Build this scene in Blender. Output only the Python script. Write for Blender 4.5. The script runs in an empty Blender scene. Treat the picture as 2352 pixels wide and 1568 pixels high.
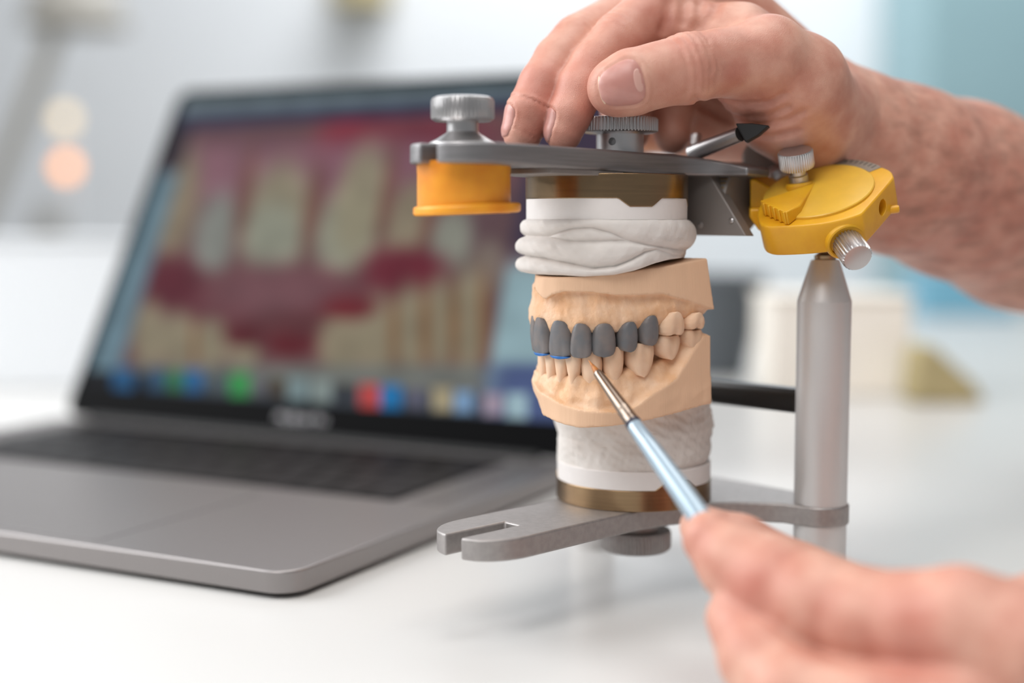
import bpy, bmesh, math, random
import numpy as np
from mathutils import Vector, Matrix

random.seed(3); rng = np.random.default_rng(5)
scene = bpy.context.scene
COL = scene.collection
# ---------------------------------------------------------------- frame of measure
# every coordinate below is in millimetres: x to the right, y away, z up from the desk top,
# the lens stands 133 mm over the desk at x = y = 0.  World = mm * 0.001, desk top at 0.75 m.
TZ = 0.75
CAMH = 133.0; FPX = 3200.0; PITCH = math.radians(5.2)
FW = np.array([0, math.cos(PITCH), -math.sin(PITCH)]); UP = np.array([0, math.sin(PITCH), math.cos(PITCH)])

def U(px, py, Y):                       # point at distance Y measured off the photograph
    d = FW + np.array([1, 0, 0]) * (px - 1176) / FPX + UP * (784 - py) / FPX
    return np.array([0, 0, CAMH]) + d * (Y / d[1])
def ZY(py, Y):
    k = (784 - np.asarray(py)) / FPX
    return CAMH + Y * (FW[2] + UP[2] * k) / (FW[1] + UP[1] * k)
def UPL(px, py, p0, n):                 # measured point on a plane
    d = FW + np.array([1, 0, 0]) * (px - 1176) / FPX + UP * (784 - py) / FPX
    o = np.array([0, 0, CAMH]); t = np.dot(np.array(p0) - o, n) / np.dot(d, n)
    return o + d * t
def PJ(P):
    P = np.asarray(P, float) - [0, 0, CAMH]; d = P @ FW
    return np.stack([1176 + FPX * P[..., 0] / d, 784 - FPX * (P @ UP) / d], -1)
def WL(p): return Vector((p[0] * .001, p[1] * .001, p[2] * .001 + TZ))
def nrm(v): v = np.asarray(v, float); return v / np.linalg.norm(v)

# ---------------------------------------------------------------- camera, light, exposure
cam = bpy.data.cameras.new('camera'); co = bpy.data.objects.new('camera', cam); COL.objects.link(co)
cam.sensor_width = 36; cam.lens = 36 * FPX / 2352
co.location = (0, 0, TZ + CAMH * .001); co.rotation_euler = (math.pi / 2 - PITCH, 0, 0)
cam.clip_start = .02; cam.clip_end = 60
cam.dof.use_dof = True; cam.dof.focus_distance = .453; cam.dof.aperture_fstop = 2.9; cam.dof.aperture_blades = 0
scene.camera = co
world = bpy.data.worlds.new('World'); scene.world = world; world.use_nodes = True
wn = world.node_tree
wn.nodes['Background'].inputs[0].default_value = (.93, .965, 1, 1)
wn.nodes['Background'].inputs[1].default_value = .26
def area(name, loc, target, size, power, color=(1, 1, 1), sy=None):
    L = bpy.data.lights.new(name, 'AREA'); L.energy = power; L.size = size; L.color = color
    if sy: L.shape = 'RECTANGLE'; L.size_y = sy
    o = bpy.data.objects.new(name, L); COL.objects.link(o); o.location = WL(loc)
    o.rotation_euler = (WL(target) - WL(loc)).to_track_quat('-Z', 'Y').to_euler(); return o
area('window_daylight', (-1300, 700, 900), (50, 470, 60), 1.3, 29, (.97, .985, 1), 1.2)
area('overhead_and_fill_light', (250, 500, 1700), (80, 480, 60), 1.3, 16, (1, .985, .96), 1.0)
area('overhead_and_fill_light', (-450, -450, 1150), (80, 480, 60), .8, 11, (1, .98, .96), .8)  # added fill from the camera side, not a lamp of the room
area('overhead_and_fill_light', (300, 2600, 1900), (300, 3500, 300), 1.6, 44, (.97, .985, 1), 1.0)  # added light that brightens the back wall, no fitting belongs to it
vs = scene.view_settings
scene.display_settings.display_device = 'sRGB'
vs.view_transform = 'Standard'; vs.look = 'None'; vs.gamma = 1; vs.exposure = 0.0; vs.use_curve_mapping = False

# ---------------------------------------------------------------- materials
def lin(c):
    return tuple(((x / 255) / 12.92 if x / 255 <= .04045 else ((x / 255 + .055) / 1.055) ** 2.4) for x in c)
def mat(name, rgb, rough=.5, metal=0, var=0, vscale=200, bump=0, bscale=900, sss=0, sssr=(1, .4, .2), coat=0,
        stretch=None, rgb2=None, spec=.5, emit=0, bdist=.0003, aniso=0, detail=4):
    m = bpy.data.materials.new(name); m.use_nodes = True; nt = m.node_tree; b = nt.nodes['Principled BSDF']
    c = lin(rgb); b.inputs['Base Color'].default_value = (*c, 1)
    b.inputs['Roughness'].default_value = rough; b.inputs['Metallic'].default_value = metal
    b.inputs['Specular IOR Level'].default_value = spec
    if coat: b.inputs['Coat Weight'].default_value = coat; b.inputs['Coat Roughness'].default_value = .12
    if aniso: b.inputs['Anisotropic'].default_value = aniso
    if sss:
        b.inputs['Subsurface Weight'].default_value = sss; b.inputs['Subsurface Radius'].default_value = sssr
        b.inputs['Subsurface Scale'].default_value = .003
    if emit: b.inputs['Emission Color'].default_value = (*c, 1); b.inputs['Emission Strength'].default_value = emit
    tc = nt.nodes.new('ShaderNodeTexCoord'); mp = nt.nodes.new('ShaderNodeMapping')
    nt.links.new(tc.outputs['Object'], mp.inputs['Vector'])
    if stretch: mp.inputs['Scale'].default_value = stretch
    if var or rgb2:
        n = nt.nodes.new('ShaderNodeTexNoise'); n.inputs['Scale'].default_value = vscale; n.inputs['Detail'].default_value = detail
        nt.links.new(mp.outputs[0], n.inputs['Vector'])
        r = nt.nodes.new('ShaderNodeValToRGB')
        c2 = lin(rgb2) if rgb2 else tuple(max(0, x * (1 - var)) for x in c)
        c1 = c if rgb2 else tuple(min(1, x * (1 + var)) for x in c)
        r.color_ramp.elements[0].position = .35; r.color_ramp.elements[1].position = .65
        r.color_ramp.elements[0].color = (*c2, 1); r.color_ramp.elements[1].color = (*c1, 1)
        nt.links.new(n.outputs['Fac'], r.inputs['Fac']); nt.links.new(r.outputs['Color'], b.inputs['Base Color'])
    if bump:
        n2 = nt.nodes.new('ShaderNodeTexNoise'); n2.inputs['Scale'].default_value = bscale; n2.inputs['Detail'].default_value = 5
        nt.links.new(mp.outputs[0], n2.inputs['Vector'])
        bp = nt.nodes.new('ShaderNodeBump'); bp.inputs['Strength'].default_value = bump; bp.inputs['Distance'].default_value = bdist
        nt.links.new(n2.outputs['Fac'], bp.inputs['Height']); nt.links.new(bp.outputs[0], b.inputs['Normal'])
    return m
def skin_mat(name):
    m = mat(name, (206, 146, 122), rough=.46, bump=.0, sss=.10, sssr=(1, .45, .3), spec=.45)
    nt = m.node_tree; b = nt.nodes['Principled BSDF']; N = nt.nodes.new; L = nt.links.new
    tc = N('ShaderNodeTexCoord'); at = N('ShaderNodeAttribute'); at.attribute_name = 'tint'
    n = N('ShaderNodeTexNoise'); n.inputs['Scale'].default_value = 95; n.inputs['Detail'].default_value = 5
    L(tc.outputs['Object'], n.inputs['Vector'])
    r = N('ShaderNodeValToRGB'); r.color_ramp.elements[0].position = .3; r.color_ramp.elements[1].position = .72
    r.color_ramp.elements[0].color = (*lin((188, 129, 110)), 1); r.color_ramp.elements[1].color = (*lin((214, 167, 147)), 1)
    L(n.outputs['Fac'], r.inputs['Fac'])
    mx = N('ShaderNodeMix'); mx.data_type = 'RGBA'; mx.blend_type = 'MIX'
    mx.inputs[7].default_value = (*lin((184, 106, 92)), 1)
    L(at.outputs['Fac'], mx.inputs[0]); L(r.outputs['Color'], mx.inputs[6])
    # hair stubble / fine dark mottling
    at2 = N('ShaderNodeAttribute'); at2.attribute_name = 'hairy'
    n3 = N('ShaderNodeTexNoise'); n3.inputs['Scale'].default_value = 210; n3.inputs['Detail'].default_value = 6
    mp3 = N('ShaderNodeMapping'); mp3.inputs['Scale'].default_value = (.45, .8, 1.1); mp3.inputs['Rotation'].default_value = (0, .5, 0)
    L(tc.outputs['Object'], mp3.inputs['Vector']); L(mp3.outputs[0], n3.inputs['Vector'])
    r3 = N('ShaderNodeValToRGB'); r3.color_ramp.elements[0].position = .42; r3.color_ramp.elements[1].position = .95
    L(n3.outputs['Fac'], r3.inputs['Fac'])
    ml = N('ShaderNodeMath'); ml.operation = 'MULTIPLY'; L(r3.outputs['Color'], ml.inputs[0]); L(at2.outputs['Fac'], ml.inputs[1])
    mx2 = N('ShaderNodeMix'); mx2.data_type = 'RGBA'; mx2.inputs[7].default_value = (*lin((110, 80, 66)), 1)
    L(ml.outputs[0], mx2.inputs[0]); L(mx.outputs[2], mx2.inputs[6])
    L(mx2.outputs[2], b.inputs['Base Color'])
    v = N('ShaderNodeTexVoronoi'); v.inputs['Scale'].default_value = 1700; v.feature = 'DISTANCE_TO_EDGE'
    L(tc.outputs['Object'], v.inputs['Vector'])
    n2 = N('ShaderNodeTexNoise'); n2.inputs['Scale'].default_value = 420; n2.inputs['Detail'].default_value = 6
    L(tc.outputs['Object'], n2.inputs['Vector'])
    ad = N('ShaderNodeMath'); ad.operation = 'ADD'; L(v.outputs['Distance'], ad.inputs[0]); L(n2.outputs['Fac'], ad.inputs[1])
    bp = N('ShaderNodeBump'); bp.inputs['Strength'].default_value = .36; bp.inputs['Distance'].default_value = .00028
    L(ad.outputs[0], bp.inputs['Height']); L(bp.outputs[0], b.inputs['Normal'])
    return m
M = {}
M['alu'] = mat('aluminium', (196, 194, 194), rough=.34, metal=.95, bump=.25, bscale=1500, bdist=.0001, stretch=(1, 1, .12))
M['alu_v'] = mat('turned_aluminium', (214, 212, 211), rough=.42, metal=.45, bump=.15, bscale=900, bdist=.0001, stretch=(.2, .2, 3))
M['alu_cast'] = mat('blasted_aluminium', (168, 163, 161), rough=.5, metal=.85, var=.06, vscale=500, bump=.5, bscale=2600, bdist=.00012)
M['steel'] = mat('brushed_steel', (138, 136, 137), rough=.42, metal=.75, var=.12, vscale=260, bump=.4, bscale=1600, bdist=.0001, stretch=(.15, .15, 3))
M['steel_dark'] = mat('dull_dark_steel', (140, 134, 130), rough=.5, metal=.4, bump=.3, bscale=1800, bdist=.0001)
M['bronze'] = mat('brown_anodised', (142, 118, 90), rough=.25, metal=.93, var=.08, vscale=260, bump=.12, bscale=1200, bdist=.00006, stretch=(.1, .1, 4))
M['black'] = mat('black_rod', (16, 15, 15), rough=.3, bump=.1)
M['rubber'] = mat('black_rubber', (14, 14, 15), rough=.6)
M['plaster'] = mat('white_plaster', (216, 210, 205), rough=.72, var=.03, vscale=160, bump=.3, bscale=1400, bdist=.00022, sss=.08, sssr=(1, .9, .8), spec=.3)
M['plaster_disc'] = mat('smooth_plaster', (224, 219, 216), rough=.55, var=.015, bump=.08, bscale=700, spec=.35)
M['plaster_old'] = mat('stained_plaster', (222, 217, 212), rough=.75, rgb2=(212, 204, 197), vscale=60, bump=.3, bscale=1000, bdist=.0003, spec=.3)
M['stone'] = mat('dental_stone', (236, 201, 170), rough=.52, rgb2=(224, 176, 134), vscale=120, bump=.55, bscale=1300, bdist=.0003, sss=.1, sssr=(1, .7, .5), spec=.4)
M['stone_trim'] = mat('trimmed_stone', (226, 188, 156), rough=.66, var=.03, vscale=90, bump=.6, bscale=2200, bdist=.00012, stretch=(1, 1, .03), spec=.3)
M['tooth'] = mat('stone_tooth', (232, 200, 172), rough=.6, rgb2=(226, 188, 156), vscale=160, bump=.25, bscale=1200, bdist=.0002, sss=.1, spec=.4)
M['wax'] = mat('grey_wax', (102, 103, 106), rough=.42, rgb2=(120, 112, 109), vscale=210, bump=.2, bscale=900, bdist=.00025, spec=.5)
M['blue'] = mat('blue_wax', (28, 104, 178), rough=.4, bump=.2)
M['yellow'] = mat('yellow_plastic', (230, 172, 32), rough=.36, rgb2=(220, 158, 28), vscale=110, bump=.15, bscale=900, bdist=.0002, sss=.15, sssr=(1, .6, .1), spec=.5)
M['yellow_disc'] = mat('yellow_dial', (226, 178, 62), rough=.33, var=.03, bump=.08, bscale=700, sss=.15, sssr=(1, .6, .1))
M['orange'] = mat('orange_plastic', (240, 166, 40), rough=.42, rgb2=(222, 136, 22), vscale=70, sss=.2, sssr=(1, .6, .1), detail=2)
M['label'] = mat('grey_scale_label', (136, 124, 112), rough=.5, var=.1, vscale=900)
M['ink'] = mat('dark_print', (52, 46, 44), rough=.5)
M['engrave'] = mat('ochre_engraving', (140, 112, 70), rough=.6)
M['skin'] = skin_mat('skin')
M['nail'] = mat('finger_nail', (202, 146, 136), rough=.36, rgb2=(188, 130, 120), vscale=240, bump=.18, bscale=900, bdist=.0001, sss=.2, stretch=(.3, 1, 1))
M['lunula'] = mat('pale_nail', (206, 160, 148), rough=.34)
M['nailtip'] = mat('nail_edge', (232, 204, 178), rough=.4)
M['bristle'] = mat('sable_bristle', (186, 118, 52), rough=.5, rgb2=(150, 84, 30), vscale=900, stretch=(1, 1, .1))
M['ferrule'] = mat('nickel_ferrule', (150, 136, 124), rough=.25, metal=.95)
M['handle'] = mat('pale_blue_lacquer', (156, 176, 190), rough=.2, metal=.2, coat=.6)
M['navy'] = mat('navy_band', (34, 32, 52), rough=.3)
M['space'] = mat('grey_anodised', (152, 147, 146), rough=.4, metal=.8, bump=.15, bscale=3500, bdist=.00005)
M['keys'] = mat('black_keycap', (24, 21, 22), rough=.5, spec=.35)
M['well'] = mat('keyboard_well', (22, 20, 20), rough=.6)
M['glassblack'] = mat('black_bezel', (4, 4, 5), rough=.5, spec=.03)
M['letter'] = mat('pale_lettering', (190, 188, 192), rough=.4)
M['desk'] = mat('white_desk', (209, 208, 206), rough=.28, spec=.4, var=.006, vscale=4)
M['wall'] = mat('painted_wall', (226, 229, 232), rough=.8, var=.01, vscale=3)
M['floor'] = mat('pale_floor', (205, 203, 199), rough=.6, var=.03, vscale=3)
M['teal'] = mat('teal_cabinet', (150, 182, 189), rough=.5, var=.03, vscale=4)
M['blueplastic'] = mat('blue_tray', (120, 178, 202), rough=.4)
M['cream'] = mat('cream_card', (246, 240, 230), rough=.7, var=.02, vscale=30)
M['khaki'] = mat('khaki_putty', (176, 162, 120), rough=.6, var=.05, vscale=40)
M['slate'] = mat('slate_plastic', (84, 90, 96), rough=.5)
M['lampgrey'] = mat('lamp_grey', (170, 166, 158), rough=.5)
M['warm'] = mat('warm_bulb', (255, 168, 96), emit=2.6)
M['warm2'] = mat('pale_bulb', (255, 226, 176), emit=1.15)
M['lampshade'] = mat('lamp_shade_cream', (250, 240, 205), emit=1.1)

# ---------------------------------------------------------------- object helpers
ORG = {}
def tag(o, label=None, cat=None, group=None, kind=None):
    for k, v in (('label', label), ('category', cat), ('group', group), ('kind', kind)):
        if v: o[k] = v
    return o
def thing(name, base, label, cat, group=None):
    o = bpy.data.objects.new(name, None); COL.objects.link(o); o.location = WL(base)
    o.empty_display_size = .01
    ORG[o.name] = np.array(base, float); return tag(o, label, cat, group)
def link(name, me, material, parent=None, org=None, label=None):
    o = bpy.data.objects.new(name, me); COL.objects.link(o)
    if material is not None and not me.materials: me.materials.append(material)
    if parent is not None: o.parent = parent; ORG[o.name] = ORG[parent.name]
    else: o.location = WL(org); ORG[o.name] = np.array(org, float)
    if label: o['label'] = label
    return o
def mk(name, V, Fc, material, parent=None, base=None, smooth=True, sharp=35, bevel=0, label=None, attrs=None, seg=2):
    V = np.asarray(V, float); org = ORG[parent.name] if parent is not None else np.array(base if base is not None else V.mean(0), float)
    me = bpy.data.meshes.new(name)
    me.from_pydata(((V - org) * .001).tolist(), [], [list(map(int, f)) for f in Fc]) if not isinstance(Fc, np.ndarray) else me.from_pydata(((V - org) * .001).tolist(), [], Fc.tolist())
    bm = bmesh.new(); bm.from_mesh(me); bmesh.ops.recalc_face_normals(bm, faces=bm.faces[:]); bm.to_mesh(me); bm.free()
    if attrs:
        for k, a in attrs.items():
            at = me.attributes.new(k, 'FLOAT', 'POINT'); at.data.foreach_set('value', np.asarray(a, np.float32))
    if smooth:
        me.polygons.foreach_set('use_smooth', [True] * len(me.polygons))
        if sharp: me.set_sharp_from_angle(angle=math.radians(sharp))
    me.update()
    o = link(name, me, material, parent, org, label)
    if bevel:
        m = o.modifiers.new('soft_edge', 'BEVEL'); m.width = bevel * .001; m.segments = seg; m.limit_method = 'ANGLE'; m.angle_limit = math.radians(38)
        m.harden_normals = False
    return o
def frame(axis, hint=(0, 0, 1)):
    a = nrm(axis); h = np.array(hint, float)
    if abs(a @ h) > .95: h = np.array([1., 0, 0])
    x = nrm(np.cross(h, a)); y = np.cross(a, x); return x, y, a
def lathe(prof, c, axis=(0, 0, 1), n=64, knurl=None, closed=True):
    """prof: list of (r, h[, k]) ; knurl=(count, depth) acts where k is truthy"""
    x, y, a = frame(axis); c = np.array(c, float)
    if knurl: n = knurl[0] * 4
    th = np.arange(n) / n * 2 * math.pi; V = []; Fc = []
    for p in prof:
        r = np.full(n, float(p[0]))
        if knurl and len(p) > 2 and p[2]: r = r - knurl[1] * (np.arange(n) % 4 >= 2)
        V.append(c + np.outer(r * np.cos(th), x) + np.outer(r * np.sin(th), y) + a * p[1])
    V = np.concatenate(V); m = len(prof)
    for i in range(m - 1):
        for j in range(n):
            k = (j + 1) % n; Fc.append((i * n + j, i * n + k, (i + 1) * n + k, (i + 1) * n + j))
    if closed: Fc.append(tuple(range(n - 1, -1, -1))); Fc.append(tuple((m - 1) * n + j for j in range(n)))
    return V, Fc
def join(*parts):
    V = []; Fc = []; k = 0
    for v, f in parts:
        V.append(np.asarray(v, float)); Fc += [tuple(int(i) + k for i in q) for q in f]; k += len(v)
    return np.concatenate(V), Fc
def prism(P, z0, z1, to=None):
    """P (n,2); z0,z1 scalars or arrays; to maps (x,y,z)->mm"""
    P = np.asarray(P, float); n = len(P)
    z0 = np.broadcast_to(z0, n); z1 = np.broadcast_to(z1, n)
    V = np.concatenate([np.c_[P, z0], np.c_[P, z1]])
    if to: V = np.array([to(*v) for v in V])
    Fc = [tuple(range(n - 1, -1, -1)), tuple(range(n, 2 * n))] + [(i, (i + 1) % n, n + (i + 1) % n, n + i) for i in range(n)]
    return V, Fc
def box(c, ex, ey, ez, sx, sy, sz):
    c = np.array(c, float); ex, ey, ez = map(lambda v: np.array(v, float), (ex, ey, ez))
    V = [c + ex * i * sx / 2 + ey * j * sy / 2 + ez * k * sz / 2 for k in (-1, 1) for j in (-1, 1) for i in (-1, 1)]
    return np.array(V), [(0, 2, 3, 1), (4, 5, 7, 6), (0, 1, 5, 4), (2, 6, 7, 3), (0, 4, 6, 2), (1, 3, 7, 5)]
EX, EY, EZ = np.eye(3)
def tube(pts, rs, n=24, ell=None):
    pts = np.array(pts, float); V = []; m = len(pts)
    for i in range(m):
        t = nrm(pts[min(i + 1, m - 1)] - pts[max(i - 1, 0)]); x, y, _ = frame(t)
        th = np.arange(n) / n * 2 * math.pi
        V.append(pts[i] + np.outer(rs[i] * np.cos(th), x) + np.outer(rs[i] * np.sin(th), y))
    Fc = [(i * n + j, i * n + (j + 1) % n, (i + 1) * n + (j + 1) % n, (i + 1) * n + j) for i in range(m - 1) for j in range(n)]
    Fc += [tuple(range(n - 1, -1, -1)), tuple((m - 1) * n + j for j in range(n))]
    return np.concatenate(V), Fc
def boolean(o, V, Fc):
    org = ORG[o.name]; me = bpy.data.meshes.new('cut'); me.from_pydata(((np.asarray(V) - org) * .001).tolist(), [], Fc)
    bm = bmesh.new(); bm.from_mesh(me); bmesh.ops.recalc_face_normals(bm, faces=bm.faces[:]); bm.to_mesh(me); bm.free()
    c = bpy.data.objects.new('cut', me); COL.objects.link(c); c.location = WL(org)
    md = o.modifiers.new('cut', 'BOOLEAN'); md.operation = 'DIFFERENCE'; md.object = c; md.solver = 'EXACT'
    bpy.context.view_layer.update()
    dg = bpy.context.evaluated_depsgraph_get(); new = bpy.data.meshes.new_from_object(o.evaluated_get(dg))
    o.modifiers.clear(); o.data = new
    new.polygons.foreach_set('use_smooth', [True] * len(new.polygons)); new.set_sharp_from_angle(angle=math.radians(35))
    bpy.data.objects.remove(c); bpy.data.meshes.remove(me)

# ---------------------------------------------------------------- field meshing (surface nets)
class Field:
    def __init__(s, lo, hi, h):
        s.lo = np.array(lo, float); s.h = h; s.n = np.maximum(4, np.ceil((np.array(hi) - s.lo) / h).astype(int) + 1)
        s.d = np.full(s.n, 6.0, np.float32)
    def view(s, lo, hi):
        a = np.clip(np.floor((np.array(lo) - s.lo) / s.h).astype(int), 0, s.n - 1); b = np.clip(np.ceil((np.array(hi) - s.lo) / s.h).astype(int) + 1, 1, s.n)
        sl = tuple(slice(i, j) for i, j in zip(a, b))
        ax = [(s.lo[i] + s.h * np.arange(a[i], b[i])).astype(np.float32) for i in range(3)]
        return sl, ax[0][:, None, None], ax[1][None, :, None], ax[2][None, None, :]
    def put(s, sl, b, k):
        a = s.d[sl]
        if k <= 0: s.d[sl] = np.minimum(a, b); return
        h = np.clip(.5 + .5 * (b - a) / k, 0, 1); s.d[sl] = b * (1 - h) + a * h - k * h * (1 - h)
    def cut(s, sl, b, k=.5):                # keep the outside of b
        a = s.d[sl]; b = -b
        h = np.clip(.5 - .5 * (b - a) / k, 0, 1); s.d[sl] = b * (1 - h) + a * h + k * h * (1 - h)
    def capsule(s, p, q, r0, r1, k=3., carve=False):
        p = np.array(p, float); q = np.array(q, float); R = max(r0, r1) + 5
        sl, x, y, z = s.view(np.minimum(p, q) - R, np.maximum(p, q) + R)
        d = q - p; L = max(d @ d, 1e-6)
        t = np.clip(((x - p[0]) * d[0] + (y - p[1]) * d[1] + (z - p[2]) * d[2]) / L, 0, 1)
        D = np.sqrt((x - p[0] - t * d[0]) ** 2 + (y - p[1] - t * d[1]) ** 2 + (z - p[2] - t * d[2]) ** 2) - (r0 + (r1 - r0) * t)
        (s.cut if carve else s.put)(sl, D.astype(np.float32), k)
    def chain(s, pts, k=3.):
        for a, b in zip(pts[:-1], pts[1:]): s.capsule(a[0], b[0], a[1], b[1], k)
    def ellip(s, c, r, B=None, k=3., carve=False):
        c = np.array(c, float); B = np.eye(3) if B is None else np.array(B); R = max(r) + 5
        sl, x, y, z = s.view(c - R, c + R); x = x - c[0]; y = y - c[1]; z = z - c[2]
        q = [(x * B[i][0] + y * B[i][1] + z * B[i][2]) / r[i] for i in range(3)]
        k0 = np.sqrt(q[0] ** 2 + q[1] ** 2 + q[2] ** 2) + 1e-6; k1 = np.sqrt((q[0] / r[0]) ** 2 + (q[1] / r[1]) ** 2 + (q[2] / r[2]) ** 2) + 1e-6
        D = (k0 * (k0 - 1) / k1).astype(np.float32)
        (s.cut if carve else s.put)(sl, D, k)
    def sample(s, P):
        q = (np.asarray(P) - s.lo) / s.h; i = np.clip(np.floor(q).astype(int), 0, s.n - 2); f = q - i; r = 0
        for a in (0, 1):
            for b in (0, 1):
                for c in (0, 1):
                    w = (f[..., 0] if a else 1 - f[..., 0]) * (f[..., 1] if b else 1 - f[..., 1]) * (f[..., 2] if c else 1 - f[..., 2])
                    r = r + w * s.d[i[..., 0] + a, i[..., 1] + b, i[..., 2] + c]
        return r
    def mesh(s):
        d = s.d.copy(); d[0] = d[-1] = 3; d[:, 0] = d[:, -1] = 3; d[:, :, 0] = d[:, :, -1] = 3
        sg = d < 0; c = np.zeros(s.n - 1, np.int8)
        for i in (0, 1):
            for j in (0, 1):
                for k in (0, 1): c += sg[i:s.n[0] - 1 + i, j:s.n[1] - 1 + j, k:s.n[2] - 1 + k]
        act = np.argwhere((c > 0) & (c < 8)); idx = -np.ones(s.n - 1, np.int64); idx[tuple(act.T)] = np.arange(len(act))
        P = np.zeros((len(act), 3)); W = np.zeros(len(act))
        cs = [(i, j, k) for i in (0, 1) for j in (0, 1) for k in (0, 1)]
        for A in cs:
            for ax in range(3):
                if A[ax]: continue
                Bc = list(A); Bc[ax] = 1
                a = d[tuple((act + A).T)]; b = d[tuple((act + Bc).T)]; m = (a < 0) != (b < 0)
                t = np.where(m, a / np.where(m, a - b, 1), 0)
                q = np.array(A, float)[None] + t[:, None] * (np.arange(3) == ax); P += q * m[:, None]; W += m
        V = s.lo + (act + P / W[:, None]) * s.h; Fc = []
        for ax in range(3):
            sh = [slice(None)] * 3; sh2 = [slice(None)] * 3; sh[ax] = slice(0, -1); sh2[ax] = slice(1, None)
            e = np.argwhere(sg[tuple(sh)] != sg[tuple(sh2)]); o1, o2 = [(1, 2), (2, 0), (0, 1)][ax]
            u = np.zeros(3, int); u[o1] = 1; w = np.zeros(3, int); w[o2] = 1
            e = e[(e[:, o1] > 0) & (e[:, o2] > 0)]
            q = np.stack([idx[tuple((e - u - w).T)], idx[tuple((e - w).T)], idx[tuple(e.T)], idx[tuple((e - u).T)]], 1)
            q = q[(q >= 0).all(1)]; fl = ~sg[tuple(e.T)][:len(q)]; q[fl] = q[fl][:, ::-1]; Fc.append(q)
        return V, np.concatenate(Fc)
def wave(P, sc, seed=0, n=7):
    """cheap smooth noise in about -1..1; P (...,3) mm, sc = feature size mm"""
    g = np.random.default_rng(seed); r = 0
    for i in range(n):
        k = g.normal(size=3); k = k / np.linalg.norm(k) * (2 * math.pi / sc) * g.uniform(.6, 1.5)
        r = r + np.sin(P[..., 0] * k[0] + P[..., 1] * k[1] + P[..., 2] * k[2] + g.uniform(0, 6.28))
    return r / n * 1.6

#=STRUCTURE
def slab(name, lo, hi, m, kind='structure'):
    c = (np.array(lo) + hi) / 2; s = np.array(hi) - lo
    o = mk(name, *box(c, EX, EY, EZ, *s), m, base=(c[0], c[1], lo[2]), smooth=False); o['kind'] = kind; return o
slab('floor', (-2600, -900, -770), (3200, 3600, -750), M['floor'])
slab('wall_back', (-2600, 3500, -750), (3200, 3600, 2100), M['wall'])
slab('wall_left', (-2700, 1900, -750), (-2600, 3600, 2100), M['wall'])
slab('baseboard_back', (-2600, 3485, -750), (3200, 3500, -660), M['wall'])
desk = thing('desk', (0, 700, -750), 'wide white glossy desk carrying the laptop and the articulator', 'desk')
dt = mk('desk_top', *box((100, 850, -14), EX, EY, EZ, 2600, 2300, 28), M['desk'], desk, bevel=2)
for sx in (-1100, 1300):
    for sy in (-230, 1930): mk('leg', *box((sx, sy, -389), EX, EY, EZ, 50, 50, 722), M['alu_cast'], desk, bevel=2)

#=LAPTOP
LC = np.array([-76.3, 469.6, 0]); la = np.array([.4583, .8888, 0]); lb = np.array([-.8888, .4583, 0])
LW, LD, LZ, LTH = 347., 243., 10.1, math.radians(28.8)
lp = thing('laptop', LC + lb * LW / 2 + la * LD / 2, 'open grey metal laptop with a close-up of teeth on its screen, on the white desk', 'laptop')
def lap(s, d, z): return LC + lb * s + la * d + EZ * z
def rrect(x0, y0, x1, y1, r, n=8):
    P = []
    for cx, cy, a0 in ((x1 - r, y1 - r, 0), (x0 + r, y1 - r, 90), (x0 + r, y0 + r, 180), (x1 - r, y0 + r, 270)):
        for i in range(n + 1):
            a = math.radians(a0 + 90 * i / n); P.append((cx + r * math.cos(a), cy + r * math.sin(a)))
    return P
base = mk('base', *prism(rrect(0, 0, LW, LD, 11), 1.8, LZ, lap), M['space'], lp, bevel=.9, seg=3)
for s, d in ((20, 18), (LW - 20, 18), (20, LD - 18), (LW - 20, LD - 18)):
    mk('rubber_foot', *lathe([(6, 0), (6.5, .4), (6.5, 1.6), (5, 1.9)], lap(s, d, 0), n=24), M['rubber'], lp)
K0, K1, D0, D1 = 34., 313., 121., 228.
kw = mk('keyboard_well', *prism(rrect(K0 - 1, D0 - 1, K1 + 1, D1 + 1, 3), LZ - .2, LZ + .05, lap), M['well'], lp)
pitch = (K1 - K0) / 14.5; rows = 5; kh = 19.0
def key(s0, s1, d0, d1, proto=[None]):
    w, h = s1 - s0 - 2.2, d1 - d0 - 2.2; c = ((s0 + s1) / 2, (d0 + d1) / 2)
    V, Fc = prism(rrect(-w / 2, -h / 2, w / 2, h / 2, 1.6, 3), LZ + .05, LZ + 1.1, lambda x, y, z: lap(c[0] + x, c[1] + y, z))
    mk('key', V, Fc, M['keys'], lp, smooth=False)
for r in range(5):
    d0 = D0 + r * kh
    if r == 0: ws = [1, 1, 1, 1.25, 5, 1.25, 1, 1, 1, 1]
    elif r == 1: ws = [2.25] + [1] * 10 + [2.25]
    elif r == 2: ws = [1.75] + [1] * 11 + [1.75]
    elif r == 3: ws = [1] * 13 + [1.5]
    else: ws = [1.5] + [1] * 13
    t = sum(ws); s = K0
    for w in ws:
        e = s + w * (K1 - K0) / t; key(s, e, d0, d0 + kh); s = e
mk('touch_strip', *prism(rrect(K0 + 1, D1 - 11, K1 - 1, D1 - 1.5, 1.5, 3), LZ + .05, LZ + .7, lap), M['glassblack'], lp, smooth=False)
mk('trackpad', *prism(rrect(94, 6, 254, 106, 3.5), LZ - .3, LZ + .12, lap), M['space'], lp, bevel=.15)
tg = rrect(93.5, 5.5, 254.5, 106.5, 4); tg2 = rrect(94.1, 6.1, 253.9, 105.9, 3.6); ng = len(tg)
mk('trackpad_groove', [lap(p[0], p[1], LZ + .03) for p in tg] + [lap(p[0], p[1], LZ + .06) for p in tg2], [(i, (i + 1) % ng, ng + (i + 1) % ng, ng + i) for i in range(ng)], M['well'], lp)
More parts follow.
